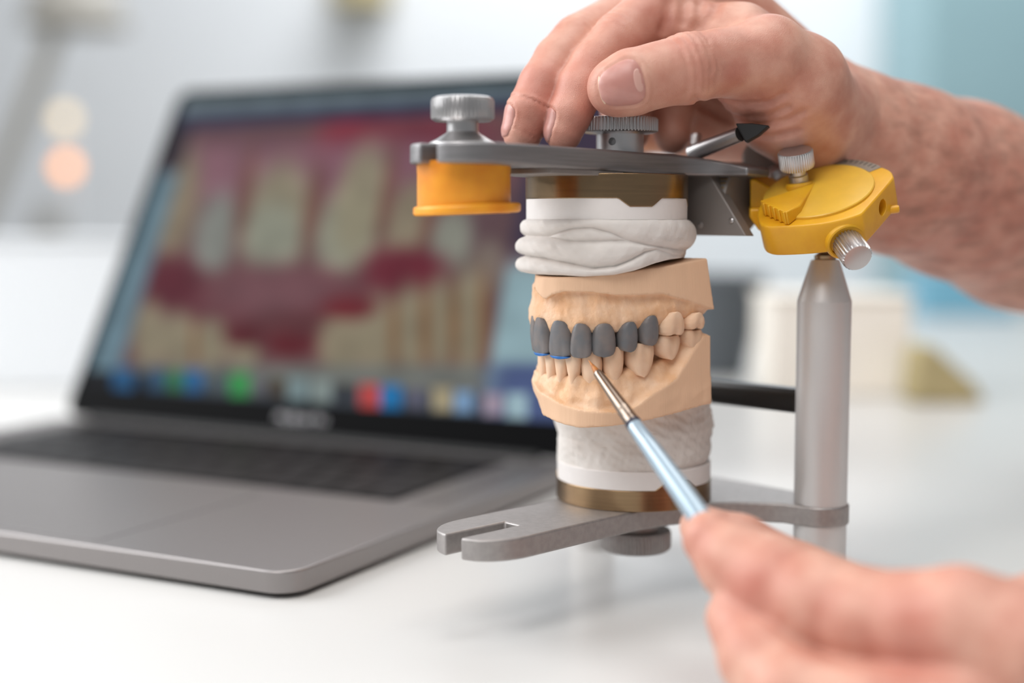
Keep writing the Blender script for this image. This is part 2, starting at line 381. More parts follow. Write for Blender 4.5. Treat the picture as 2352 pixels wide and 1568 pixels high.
for s0, s1 in ((8, 26), (321, 339)):
    gv = []
    for i in range(9):
        for j in range(48):
            gv.append(box(lap(s0 + i * (s1 - s0) / 8, D0 + j * 2.25, LZ + .04), lb, la, EZ, .8, .8, .1))
    g = mk('speaker_grille', *join(*gv), M['well'], lp, smooth=False); g['kind'] = 'stuff'
hx = lap(LW / 2, LD - 3, LZ + 1.5)
mk('hinge', *lathe([(2.6, -150), (2.8, -149), (2.8, 149), (2.6, 150)], lap(LW / 2, LD - 2, LZ + .2), axis=lb, n=24), M['rubber'], lp)
ll = la * math.sin(LTH) + EZ * math.cos(LTH); ln = np.cross(lb, ll); ln = ln if ln @ la > 0 else -ln   # ln points away (back of the lid)
H0 = lap(0, LD, LZ + 1)
def lid(s, h, t): return H0 + lb * s + ll * h + ln * t
LH = 233.
mk('lid', *prism(rrect(.5, .5, LW - .5, LH - .5, 9), -.2, 4.4, lid), M['space'], lp, bevel=.5)
mk('bezel', *prism(rrect(.2, .2, LW - .2, LH - .2, 9), -.7, -.2, lid), M['glassblack'], lp)
# the picture on the panel: colours measured on the photograph, laid out on the panel itself
NXs, NYs = 260, 170
sx0, sx1, sy0, sy1 = 8., LW - 8., 19., LH - 8.
S, Hh = np.meshgrid(np.linspace(sx0, sx1, NXs), np.linspace(sy0, sy1, NYs), indexing='ij')
SV = H0 + S[..., None] * lb + Hh[..., None] * ll - .85 * ln
px, py = np.moveaxis(PJ(SV), -1, 0)
colr = np.zeros(px.shape + (3,)); colr[:] = (120, 84, 84)
def sm(x, a, b): t = np.clip((x - a) / (b - a), 0, 1); return t * t * (3 - 2 * t)
def fill(mask, c):
    global colr
    colr = colr * (1 - mask[..., None]) + np.array(c, float) * mask[..., None]
def blob(cx, cy, rx, ry, c, soft=.25, amt=1., ang=0):
    a = math.radians(ang); dx = px - cx; dy = py - cy
    q = np.sqrt(((dx * math.cos(a) + dy * math.sin(a)) / rx) ** 2 + ((-dx * math.sin(a) + dy * math.cos(a)) / ry) ** 2)
    fill((1 - sm(q, 1 - soft, 1 + soft)) * amt, c)
blob(500, 330, 200, 60, (104, 72, 78), .5); blob(820, 330, 90, 75, (142, 40, 56), .5); blob(980, 310, 160, 40, (126, 52, 66), .5); blob(1100, 520, 90, 190, (104, 78, 82), .5)
blob(560, 400, 260, 70, (148, 104, 116), .6); blob(880, 380, 240, 60, (142, 96, 110), .6)
for a in ((408, 470, 44, 130, (150, 136, 112)), (495, 540, 48, 100, (146, 150, 142)), (640, 490, 74, 118, (160, 152, 126)), (625, 545, 72, 80, (158, 160, 142)), (795, 540, 74, 95, (162, 164, 144)),
          (830, 460, 58, 130, (160, 152, 126)), (935, 520, 46, 105, (156, 144, 120)), (1035, 555, 48, 80, (154, 156, 142)), (1115, 620, 40, 70, (140, 126, 116))): blob(*a, .4, .95, 12)
for a in ((562, 450, 16, 110), (718, 480, 18, 100), (888, 450, 14, 120), (985, 500, 14, 90)): blob(*a, (126, 84, 72), .6, .85, 10)
blob(640, 690, 330, 62, (112, 62, 68), .45); blob(395, 650, 70, 58, (100, 30, 44), .5); blob(930, 620, 95, 50, (116, 34, 50), .5); blob(640, 670, 150, 60, (128, 84, 90), .6)
blob(700, 760, 130, 44, (104, 52, 56), .6)
for a in ((345, 770, 40, 80), (410, 785, 42, 70), (485, 790, 46, 56), (560, 815, 34, 30), (790, 790, 60, 74), (870, 770, 48, 92), (945, 755, 44, 104), (1010, 745, 36, 108), (1075, 740, 40, 120)): blob(*a, (156, 146, 120), .4, .95)
for a in ((447, 790, 9, 54), (905, 760, 12, 74), (977, 750, 14, 84), (1043, 740, 14, 90), (1110, 720, 14, 100)): blob(*a, (142, 104, 70), .6, .8)
blob(560, 768, 44, 26, (100, 30, 38), .5); blob(665, 792, 52, 26, (104, 24, 34), .5); blob(800, 705, 60, 26, (120, 36, 44), .5)
fill(sm(py, 828, 850) * .9, (124, 130, 124))
# edges of the picture window, wallpaper, menu strip, dock
dl = (px - 384) + (py - 487) * .31
fill((1 - sm(dl, -10, 14)) * sm(py, 370, 410), (116, 146, 160)); fill((1 - sm(dl, -10, 10)) * (1 - sm(py, 370, 410)), (52, 40, 50))
dr = (px - 1192) + (py - 420) * .165
fill(sm(dr, -8, 12) * sm(py, 560, 640), (160, 190, 198)); fill(sm(dr, -8, 12) * (1 - sm(py, 540, 620)), (70, 58, 78))
fill(1 - sm(py + (px - 400) * .055, 292, 300), (46, 48, 78)); fill((1 - sm(py + (px - 400) * .055, 262, 270)), (112, 128, 136))
dk = py - (852 + (px - 250) * .062)
fill(sm(dk, -4, 6) * .75, (52, 60, 74)); fill(sm(dr, -40, 60) * sm(py, 820, 850), (84, 100, 146))
fill((1 - sm(px, 300, 420)) * sm(dk, -6, 6), (8, 12, 18)); fill(sm(dk, 66, 76) * (1 - sm(px, 900, 1050)), (10, 10, 12))
for x, y, w, c in ((282, 871, 24, (36, 104, 156)), (360, 871, 22, (54, 92, 124)), (402, 873, 19, (48, 128, 74)), (444, 874, 22, (32, 104, 160)), (500, 878, 20, (86, 100, 104)),
                   (551, 883, 24, (58, 164, 84)), (592, 886, 18, (120, 120, 124)), (638, 890, 16, (84, 66, 34)), (684, 892, 24, (136, 158, 160)), (738, 896, 24, (146, 160, 156)),
                   (790, 900, 14, (24, 24, 26)), (849, 910, 25, (206, 78, 76)), (898, 912, 25, (26, 128, 194)), (955, 915, 20, (104, 104, 124)), (1016, 916, 24, (196, 182, 146)),
                   (1064, 922, 22, (140, 178, 218)), (1132, 928, 22, (190, 172, 190)), (1186, 932, 26, (176, 206, 216))):
    q = np.maximum(abs(px - x) / w, abs(py - y) / (w * 1.15)); fill(1 - sm(q, .85, 1.1), c)
ns = 0.06 * wave(SV, 22, 4)[..., None] + 1
colr = np.clip(colr * ns, 0, 255) / 255
colr = np.where(colr <= .04045, colr / 12.92, ((colr + .055) / 1.055) ** 2.4)
Vi = np.arange(NXs * NYs).reshape(NXs, NYs)
Fs = np.stack([Vi[:-1, :-1], Vi[1:, :-1], Vi[1:, 1:], Vi[:-1, 1:]], -1).reshape(-1, 4)
ms = bpy.data.materials.new('lit_screen'); ms.use_nodes = True; nt = ms.node_tree; b = nt.nodes['Principled BSDF']
at = nt.nodes.new('ShaderNodeAttribute'); at.attribute_name = 'picture'
b.inputs['Base Color'].default_value = (.004, .004, .005, 1); b.inputs['Roughness'].default_value = .35; b.inputs['Specular IOR Level'].default_value = .02
nt.links.new(at.outputs['Color'], b.inputs['Emission Color']); b.inputs['Emission Strength'].default_value = .66
so = mk('screen', SV.reshape(-1, 3), Fs, ms, lp, smooth=False)
ca = so.data.attributes.new('picture', 'FLOAT_COLOR', 'POINT')
ca.data.foreach_set('color', np.c_[colr.reshape(-1, 3), np.ones(NXs * NYs)].astype(np.float32).ravel())
def text_mesh(name, body, origin, ex, ey, size, material, parent, depth=.15, label=None, align='CENTER'):
    cu = bpy.data.curves.new(name, 'FONT'); cu.body = body; cu.size = size; cu.extrude = depth; cu.align_x = align; cu.align_y = 'CENTER'
    t = bpy.data.objects.new('t', cu); COL.objects.link(t); bpy.context.view_layer.update()
    me0 = bpy.data.meshes.new_from_object(t.evaluated_get(bpy.context.evaluated_depsgraph_get()))
    V = np.array([v.co[:] for v in me0.vertices]); Fc = [tuple(p.vertices) for p in me0.polygons]
    bpy.data.objects.remove(t); bpy.data.meshes.remove(me0)
    ez = np.cross(ex, ey); V = np.array(origin) + V[:, :1] * ex + V[:, 1:2] * ey + V[:, 2:3] * ez
    return mk(name, V, Fc, material, parent, smooth=False, label=label)
text_mesh('lettering', 'MacBook Pro', lid(LW / 2, 9.5, -.9), -lb, ll, 6.2, M['letter'], lp, .08)

#=FRAME GEOMETRY
R2 = math.sqrt(.5)
O = np.array([43.3, 490., 33.]); u = np.array([-R2, -R2, 0]); v = np.array([R2, -R2, 0])
O2 = np.array([32., 474., 147.])
ar = thing('articulator', (O[0], O[1], 0), 'metal dental articulator with yellow joint housings, holding the two dental casts on the desk', 'articulator')
def arcpts(cx, cy, r, a0, a1, n=10):
    return [(cx + r * math.cos(math.radians(a0 + (a1 - a0) * i / n)), cy + r * math.sin(math.radians(a0 + (a1 - a0) * i / n))) for i in range(n + 1)]
def member(w=16.5, slot=7., s_tip=88., s_in=61., post_t=53., post_s=-38., pr=9.9):
    P = []
    # (s, t) outline: from slot, near tine, near edge, near post, rear, far post, far edge, far tine
    P += [(s_in, slot / 2), (s_tip - .6, slot / 2)]
    for a in range(9, 91, 9):
        r = math.radians(a); P.append((s_tip - 1 - 17 * (1 - math.cos(r)), slot / 2 + (w - slot / 2) * math.sin(r) ** .9))
    P += [(60, w), (40, w), (18, w + .6), (4, w + 3), (-8, w + 8), (-18, w + 16), (-24, w + 24), (-27, post_t - 8)]
    P += [(post_s + pr * math.cos(math.radians(a)), post_t + pr * math.sin(math.radians(a))) for a in range(8, 181, 12)]
    P += [(post_s - pr, post_t - 8), (-50, 24), (-51, 0)]
    half = P; return half + [(s, -t) for s, t in half[::-1][1:]]
def st(o): return lambda s, t, z: o + u * s + v * t + EZ * (z - o[2])
LO = st(O)
lf = mk('lower_frame', *prism(member(), 26, 33, LO), M['alu_cast'], ar, bevel=.7, seg=3, label='flat silver frame with a forked front end')
# shallow ring mark round the slot
rm = []
for a in range(0, 361, 6): rm.append((64 + 13 * math.cos(math.radians(a)), 13.4 * math.sin(math.radians(a))))
for i in range(len(rm) - 1):
    pass
P1 = LO(-38, 53, 0); P2 = LO(-38, -53, 0)
for P in (P1, P2):
    pst = mk('post', *lathe([(8.6, 0), (9.1, .8), (9.1, 26), (9.1, 40), (9.25, 103), (9.2, 103.6), (5.0, 117), (4.6, 117.6)], (P[0], P[1], 0), n=72), M['alu_v'], ar)
    mk('post_pin', *lathe([(3.6, 117.5), (3.8, 119), (3.0, 119.6), (2.4, 120), (2.4, 124)], (P[0], P[1], 0), n=32), M['bronze'], pst)
    mk('condyle_ball', *lathe([(.6, 123)] + [(5 * math.sin(math.radians(a)), 128 - 5 * math.cos(math.radians(a))) for a in range(15, 180, 15)] + [(.4, 133)], (P[0], P[1], 0), n=32), M['steel'], pst)
# black cross bar between the posts
ca_, cb_ = np.array([P1[0], P1[1], 68.]), np.array([P2[0], P2[1], 68.])
bx = nrm(cb_ - ca_); by = np.cross(EZ, bx)
prf = [(4.2 * (abs(math.cos(q)) ** .55) * np.sign(math.cos(q)), 4.5 * (abs(math.sin(q)) ** .55) * np.sign(math.sin(q))) for q in np.arange(32) / 32 * 2 * math.pi]
L_ = np.linalg.norm(cb_ - ca_)
V = [ca_ + bx * a + by * p[0] + EZ * p[1] for a in (8, L_ - 8) for p in prf]
mk('cross_bar', V, [(i, (i + 1) % 32, 32 + (i + 1) % 32, 32 + i) for i in range(32)] + [tuple(range(32)), tuple(range(32, 64))], M['black'], ar, label='black cross bar between the two posts')
# lower clamp knob
kn = mk('clamp_knob', *lathe([(11.6, 14), (12.4, 14.6), (12.8, 15.2, 1), (12.8, 20.3, 1), (12.3, 21.2), (11, 21.6), (9.2, 21.4), (8.6, 21.6), (8.4, 26.2)], (O[0] + .8, O[1], 0), knurl=(60, .5)), M['alu_cast'], ar)
boolean(kn, *lathe([(.9, 0), (.9, 8)], (O[0] + 1 + 3, O[1] - 11, 23.8), axis=(-.3, 1, 0), n=16))

# ---- upper frame (slightly raised towards its tip)
def UO(s, t, z):
    th = math.radians(1.2); zz = z - 146.; ss = s * math.cos(th) - zz * math.sin(th); z2 = 146. + s * math.sin(th) + zz * math.cos(th)
    return np.array([O2[0], O2[1], 0]) + u * ss + v * t + EZ * z2
def umember():
    w = 16.5; P = [(56, 3.5), (80.6, 3.5)]
    for a in range(9, 91, 9):
        r = math.radians(a); P.append((80.5 - 15 * (1 - math.cos(r)), 3.5 + (w - 3.5) * math.sin(r) ** .9))
    P += [(50, w), (20, w), (0, w), (-16, w + .5), (-23, w + 3), (-27, w + 8), (-28.6, w + 13), (-28.9, 37), (-42, 37), (-45, 24), (-51, 0)]
    return P + [(s, -t) for s, t in P[::-1][1:]]
um = umember()
zt = [153.4 - .35 * max(0, p[0] - 20) / 30 - .0 * p[0] - (max(0, abs(p[1]) - 17) * .2 if p[0] < -15 else 0) for p in um]
mk('upper_frame', *prism(um, 146.6, zt, UO), M['steel'], ar, bevel=.8, seg=3, label='flat grey upper frame with a slotted tip')
# dark locating plate under the arm
mk('locating_plate', *prism([(42, -12), (40, -15), (28, -16), (10, -16), (10, 16), (24, 16), (40, 12), (43, 6), (43, -6)], 144.9, 146.7, UO), M['steel_dark'], ar, bevel=.3)
# rear bracket hanging under the frame
def brk(t0, t1, s0, s1, zb, ztp, name='bracket', m='steel_dark', cut=9):
    Pf = [(t0, zb), (t1, zb), (t1 - cut, ztp), (t0, ztp)]
    V = [UO(s, t, z) for s in (s0, s1) for t, z in Pf]
    return mk(name, V, [(0, 1, 2, 3), (7, 6, 5, 4), (0, 4, 5, 1), (1, 5, 6, 2), (2, 6, 7, 3), (3, 7, 4, 0)], M[m], ar, bevel=.4)
bk = brk(-34, 37, -29, -34, 126.5, 147.5, cut=16)
for t, z, r in ((31, 131.6, .9), (18, 130, 1.1), (10, 133, 1.2)): mk('rivet', *lathe([(r, 0), (r, .25), (r * .6, .5)], UO(-28.9, t, z), axis=u, n=16), M['alu'], bk)
# engraved hinge angle scale, a quarter drum beside the bracket
sc_c = UO(-37, 37, 137)
sd = mk('angle_scale', *lathe([(10.5, -5), (11.2, -4.5), (11.2, 1.5), (10.6, 2.2)], UO(-42, 24, 138.5), axis=v, n=48), M['steel_dark'], ar)
for i in range(12):
    a = math.radians(120 + i * 9); x_, y_, a_ = frame(v)
    mk('scale_mark', *box(UO(-42, 24, 138.5) + (x_ * math.cos(a) + y_ * math.sin(a)) * 11.25 + v * -1.5, v, np.cross(v, x_ * math.cos(a) + y_ * math.sin(a)), x_ * math.cos(a) + y_ * math.sin(a), 6, .5, .15), M['engrave'], sd, smooth=False)

# incisal pin screw and orange cup at the tip
pc = UO(62, 0, 0); px0, py0 = U(1063, 330, 433)[0], 433.
def zat(py, Y): return U(1176, py, Y)[2]
kz = lambda p: zat(p, 433)
prof = [(9.3, 0, 0), (9.6, 0.05)]
pk = mk('tip_screw', *lathe([(10.6, kz(331)), (10.4, kz(328)), (8.6, kz(322)), (5.2, kz(306)), (4.9, kz(303)), (4.9, kz(280)), (5.6, kz(279)), (8.6, kz(279)), (9.5, kz(274)),
      (9.8, kz(270), 1), (9.8, kz(233), 1), (9.3, kz(226)), (8.2, kz(222)), (0.1, kz(221.3))], (px0, py0, 0), knurl=(44, .6)), M['alu'], ar, label='bright fluted screw on the tip of the upper frame')
cx0 = U(1065.5, 430, 433)[0]
cup = mk('incisal_cup', *lathe([(14.3, kz(489)), (14.5, kz(485)), (14.4, kz(400)), (14.6, kz(372)), (14.3, kz(371)), (12, kz(371))], (cx0, 433, 0), n=72), M['orange'], ar, label='orange plastic cup hanging under the tip')
fl = [(17 * math.cos(q) * (1 if math.cos(q) > 0 else .96) + .6, 14.2 * math.sin(q) * (1.16 if math.sin(q) < 0 else 1)) for q in np.arange(64) / 64 * 2 * math.pi]
mk('flange', *prism(fl, kz(492), kz(470), lambda x, y, z: np.array([cx0 + x + y * -.0, 433 + y, z + .04 * (x)])), M['orange'], cup, bevel=.9, seg=3)

# centre knob on the upper frame
Yk = 474.; kx = U(1424, 300, Yk)[0]; kz2 = lambda p: zat(p, Yk)
ck = mk('clamp_knob', *lathe([(8.0, 153.2), (8.0, kz2(309)), (8.6, kz2(307.5)), (11.6, kz2(306)), (12.3, kz2(304)), (12.8, kz2(302), 1), (12.8, kz2(275), 1), (12.3, kz2(271)), (11.4, kz2(270)), (0.1, kz2(269.5))],
    (kx, Yk, 0), knurl=(66, .45)), M['alu'], ar)
boolean(ck, *lathe([(1.3, 0), (1.3, 12)], U(1402, 323, 462), axis=(.2, 1, 0), n=20))

#=YELLOW HOUSING
t22, r17 = math.radians(24), math.radians(17)
hn = np.array([-math.sin(r17) * math.cos(t22), -math.sin(t22), math.cos(r17) * math.cos(t22)])
h1 = np.array([math.cos(r17), 0, math.sin(r17)]); h1 = nrm(h1 - hn * (h1 @ hn)); h2 = np.cross(hn, h1)
PC = U(1886, 448, 468)
def HP(a, b, c): return PC + h1 * a + h2 * b + hn * c
def hloc(px_, py_, c=0):
    w_ = UPL(px_, py_, PC + hn * c, hn) - PC; return (w_ @ h1, w_ @ h2)
def smooth_poly(P, it=2, keep=()):
    P = [np.array(p, float) for p in P]
    for _ in range(it):
        Q = []
        for i in range(len(P)):
            a, b_ = P[i], P[(i + 1) % len(P)]; Q += [a * .75 + b_ * .25, a * .25 + b_ * .75]
        P = Q
    return np.array(P)
outl = [(1741, 512), (1738, 478), (1762, 448), (1815, 416), (1868, 396), (1918, 381), (1970, 376), (2018, 380), (2046, 390), (2052, 402), (2053, 408), (1984, 486), (1976, 492), (1935, 504), (1890, 513), (1840, 518), (1790, 521), (1760, 521)]
OL = smooth_poly([hloc(*p) for p in outl], 2)
hs = mk('joint_housing', *prism(OL, -11, 0, HP), M['yellow'], ar, bevel=.8, seg=3, label='yellow plastic joint housing over the near post')
fa, fb = np.array(hloc(2053, 408)), np.array(hloc(1984, 486)); fn = nrm(np.array([-(fb - fa)[1], (fb - fa)[0]])); fn = fn if fn[0] > 0 else -fn
hnrm = h1 * fn[0] + h2 * fn[1]; hface = HP(*(fa * .55 + fb * .45), -5.4)
boolean(hs, *lathe([(2.75, 0), (2.75, 10)], hface - hnrm * 6, axis=hnrm, n=28))
m_ = hs.modifiers.new('soft_edge', 'BEVEL'); m_.width = .0007; m_.segments = 3; m_.limit_method = 'ANGLE'; m_.angle_limit = math.radians(40)
# second, far housing on the other post
dc = hloc(1880, 442)
disc = mk('dial', *lathe([(18.5, -.3), (18.5, .7), (18.2, 1.0), (17.6, 1.1), (.6, 3.0), (0.1, 3.0)], HP(*dc, 0), axis=hn, n=96), M['yellow_disc'], hs)
A_, B_, C_, D_ = (np.array(hloc(*p)) for p in ((1752, 492), (1812, 518), (1842, 494), (1876, 437)))
lv = []
def wedge(pts, z0, z1): return prism(np.array(pts), z0, z1, HP)
tip_ = D_; a0 = A_; b0 = B_
mk('pointer', *wedge([a0, b0, C_ , tip_], .2, [5.2, 5.0, 3.6, 3.1]), M['yellow'], hs, bevel=.35, label='raised pointer with a ribbed end')
for i in range(5):
    q = a0 + (b0 - a0) * (.12 + i * .19); dirr = nrm(b0 - a0); out = np.array([dirr[1], -dirr[0]])
    out = out if out @ (a0 - tip_) > 0 else -out
    mk('rib', *wedge([q + out * .55, q + dirr * 1.0 + out * .55, q + dirr * 1.0 - out * .8, q - out * .8], .4, 4.9), M['yellow'], hs, bevel=.2)
# grey printed scale round the back of the dial
def sector(r0, r1, a0_, a1_, z0, z1, n=18):
    aa = np.radians(np.linspace(a0_, a1_, n)); P = [(dc[0] + r1 * math.cos(a), dc[1] + r1 * math.sin(a)) for a in aa] + [(dc[0] + r0 * math.cos(a), dc[1] + r0 * math.sin(a)) for a in aa[::-1]]
    return prism(P, z0, z1, HP)
lb_ = mk('scale_label', *sector(19.2, 23.8, 10, 68, -.1, .18), M['label'], hs, smooth=False, label='grey arc scale with dark tick marks')
for i in range(9):
    a = 16 + i * 5.2; mk('tick', *sector(21.4, 23.4, a - .5, a + .5, .1, .26, 3), M['ink'], lb_, smooth=False)
# upright yellow cheek beside the bracket
ck_o = [(1722, 411), (1735, 412), (1790, 444), (1800, 470), (1760, 500), (1722, 482)]
q0 = U(1755, 450, 484)
V = [U(a, b_, 482 - (a - 1722) * .02) for a, b_ in ck_o]; V = V + [p + np.array([5, 9, 2.]) for p in V]; n6 = 6
mk('cheek', V, [tuple(range(6)), tuple(range(11, 5, -1))] + [(i, (i + 1) % 6, 6 + (i + 1) % 6, 6 + i) for i in range(6)], M['yellow'], hs, bevel=.6)
V = [U(a, b_, 476) for a, b_ in ((1722, 478), (1790, 478), (1850, 520), (1850, 568), (1782, 552), (1742, 528), (1722, 500))]; V = V + [p + np.array([2, 14, 1.]) for p in V]
mk('lower_cheek', V, [tuple(range(7)), tuple(range(13, 6, -1))] + [(i, (i + 1) % 7, 7 + (i + 1) % 7, 7 + i) for i in range(7)], M['yellow'], hs, bevel=.8)
# small peg, collar and fluted locking screw
pg = U(2051, 481, 466); mk('peg', *lathe([(1.35, -3.2), (1.35, 1.4), (1.1, 2.0), (.1, 2.1)], pg, axis=nrm((.9, -.2, .12)), n=20), M['yellow'], hs)
ax_ = nrm((.17, -.86, -.5)); cb0 = U(1944, 555, 453)
mk('collar', *lathe([(6.9, -7), (6.8, -.6), (6.4, .3), (5.9, .5), (5.4, .2), (5.2, -3)], cb0, axis=ax_, n=48), M['yellow'], hs)
ls = mk('locking_screw', *lathe([(3.6, -6), (3.6, 0), (4.7, .4, 1), (5.0, 1, 1), (5.0, 9.4, 1), (4.5, 10.1), (4.2, 10.2), (.1, 10.2)], cb0, axis=ax_, knurl=(26, .5)), M['alu'], hs, label='fluted silver locking screw')
# screw standing on the housing
sb = HP(*hloc(1834, 410, 0), 0); sb = U(1836, 414, 474)
ts = mk('thumb_screw', *lathe([(3.6, -5), (3.6, -.2), (3.2, 0), (3.2, 3), (2.7, 3.4), (2.7, 5.2), (5.6, 5.6), (5.9, 6.3, 1), (5.9, 11, 1), (5.5, 11.6), (.1, 11.5)], sb - np.array([0, 0, 1]), axis=nrm((-.22, -.34, 1)), knurl=(44, .3)), M['alu'], hs)
mk('screw_seat', *lathe([(4.6, -5), (4.6, 0), (4.1, .6), (3, .6)], sb - np.array([0, 0, 1.2]), axis=nrm((-.16, -.12, 1)), n=32), M['yellow'], hs)
mk('axle_nut', *lathe([(4.0, 0), (4.4, 2), (4.2, 7), (3.0, 9), (1.5, 9.6), (.1, 9.7)], U(1789, 402, 500), axis=nrm((-.2, -1, -.15)), n=32), M['alu'], ar)
mk('axle_drum', *lathe([(6.5, 0), (6.8, 1), (6.8, 9), (6, 10), (.1, 10)], U(1752, 370, 512), axis=nrm((-.25, -1, .1)), n=40), M['steel_dark'], ar)
# lever with a black tip lying behind the centre knob
l0, l1, l2 = U(1590, 352, 486), U(1700, 308, 470), U(1762, 286, 466)
lvv = mk('lever', *tube([l0, l0 * .5 + l1 * .5, l1], [3.0, 2.7, 2.5], 24), M['alu'], ar)
bp0, bp1 = U(1689, 283, 464), U(1767, 288, 462); bp2 = U(1712, 327, 463)
V = [bp0, U(1728, 283, 463), bp1, U(1742, 310, 462), bp2]; V = V + [p + np.array([2, 8, 0.]) for p in V]
mk('lever_tip', V, [tuple(range(5)), tuple(range(9, 4, -1))] + [(i, (i + 1) % 5, 5 + (i + 1) % 5, 5 + i) for i in range(5)], M['rubber'], lvv, bevel=.5, label='black wedge tip')
mk('lever_stop', *lathe([(2, 153), (2, 161), (1.6, 161.6)], (U(1598, 330, 498)[0], 498, 0), n=24), M['alu'], ar)
# far housing
fo = P2 + np.array([0, -6, 128.]); ol2 = smooth_poly([(-19, -14), (-21, 2), (-12, 16), (6, 19), (20, 12), (22, -6), (12, -17)], 2)
mk('joint_housing', *prism(ol2, -5, 6, lambda x, y, z: fo + np.array([x, y, z])), M['yellow'], ar, bevel=.8, label='yellow plastic joint housing over the far post')

#=CASTS
Fp = np.array([12.2, 455., 0])
def cl(X, Y): return ((X - Fp[0]) * R2 - (Y - Fp[1]) * R2, -(X - Fp[0]) * R2 - (Y - Fp[1]) * R2)   # world -> (x lateral, y forward)
def cw(x, y, z=0.): return np.array([Fp[0] + R2 * (x - y), Fp[1] - R2 * (x + y), z])
uc = thing('upper_dental_cast', (O2[0], O2[1], 88), 'beige upper dental cast with grey wax front teeth, hanging in white plaster under the knob', 'dental cast')
lc = thing('lower_dental_cast', (O[0], O[1], 33), 'beige lower dental cast with bare stone teeth, standing on white plaster in the articulator', 'dental cast')

def ring(name, c, z0f, z1f, R=27.4, Ri=24.5, n=240, parent=None, m=None):
    th = np.arange(n) / n * 2 * math.pi          # th = 0 towards the lens, + to the right
    V = []
    for rr, zf in ((R, z1f), (R, z0f), (Ri, z0f), (Ri, z1f)):
        V.append(np.c_[c[0] + rr * np.sin(th), c[1] - rr * np.cos(th), [zf(t) for t in ((th + math.pi) % (2 * math.pi) - math.pi)]])
    V = np.concatenate(V); Fc = [(i * n + j, i * n + (j + 1) % n, ((i + 1) % 4) * n + (j + 1) % n, ((i + 1) % 4) * n + j) for i in range(4) for j in range(n)]
    return mk(name, V, Fc, m or M['bronze'], parent, bevel=.25, sharp=40)
def trap(t, c, w, s): return float(np.clip((w / 2 + s - abs(t - c)) / s, 0, 1))
def th_of(px_, cx_, r_): return math.asin(max(-1, min(1, (px_ - cx_) / r_)))
tu = [(th_of(1458, 1393, 187), .30, .14), (1.52, .22, .14), (-1.9, .3, .14)]
ring('mounting_plate', O2, lambda t: 138.2 - 2.7 * max(trap(t, *q) for q in tu), lambda t: 146.2, parent=uc).update_tag()
tl = [(th_of(1543, 1459, 177), .34, .14), (-1.75, .3, .14), (2.4, .3, .14)]
ring('mounting_plate', O, lambda t: 33.05, lambda t: 40.3 + 2.7 * max(trap(t, *q) for q in tl), parent=lc)
def disc_fill(name, c, z0, z1, R, parent, m): return mk(name, *lathe([(R - .3, z0), (R, z0 + .3), (R, z1 - .3), (R - .3, z1)], (c[0], c[1], 0), n=160), m, parent)
disc_fill('plaster_disc', O2, 131.2, 145, 27.15, uc, M['plaster_disc'])
disc_fill('plaster_disc', O, 34, 46.6, 27.15, lc, M['plaster_disc'])

def polar(name, c, zt_, zb_, rf, parent, m, nt_=300, nz=110):
    th = np.linspace(-math.pi, math.pi, nt_, endpoint=False); T, Wz = np.meshgrid(th, np.linspace(0, 1, nz), indexing='ij')
    zt = np.array([zt_(t) for t in th])[:, None]; zb = np.array([zb_(t) for t in th])[:, None]
    Z = zt + (zb - zt) * Wz; Rr, Z = rf(T, Z, Wz)
    V = np.stack([c[0] + Rr * np.sin(T), c[1] - Rr * np.cos(T), Z], -1)
    I = np.arange(nt_ * nz).reshape(nt_, nz); J = np.roll(I, -1, 0)
    Fc = np.stack([I[:, :-1], J[:, :-1], J[:, 1:], I[:, 1:]], -1).reshape(-1, 4).tolist()
    Fc += [I[:, 0].tolist(), I[::-1, -1].tolist()]
    return mk(name, V.reshape(-1, 3), Fc, m, parent, sharp=70)
# upper plaster: rolls between wavy creases
def tab(pts, cx_=1393., r_=200.):
    a = [th_of(p[0], cx_, r_) for p in pts]; z = [p[1] for p in pts]
    def g(t):
        return np.interp(t, a, z, left=None, right=None)
    return g
def yz(t, py_, r=29., c=O2): return ZY(py_, c[1] - r * np.cos(t))
cr1 = tab([(1195, 540), (1245, 543), (1270, 534), (1300, 524), (1345, 522), (1390, 534), (1430, 552), (1480, 563), (1545, 570), (1592, 574)])
cr2 = tab([(1195, 541), (1245, 545), (1270, 550), (1305, 555), (1350, 554), (1400, 553), (1432, 553), (1480, 564), (1545, 571), (1592, 576)])
cr3 = tab([(1195, 586), (1230, 592), (1290, 604), (1350, 617), (1400, 612), (1440, 596), (1470, 578), (1500, 572), (1545, 585), (1592, 584)])
bot = tab([(1195, 628), (1213, 632), (1270, 635), (1330, 638), (1400, 633), (1450, 623), (1500, 607), (1540, 597), (1592, 592)])
def far(t, f, zf):            # on the unseen side relax to a constant height
    w = np.clip((abs(t) - 1.45) / .5, 0, 1); return f * (1 - w) + zf * w
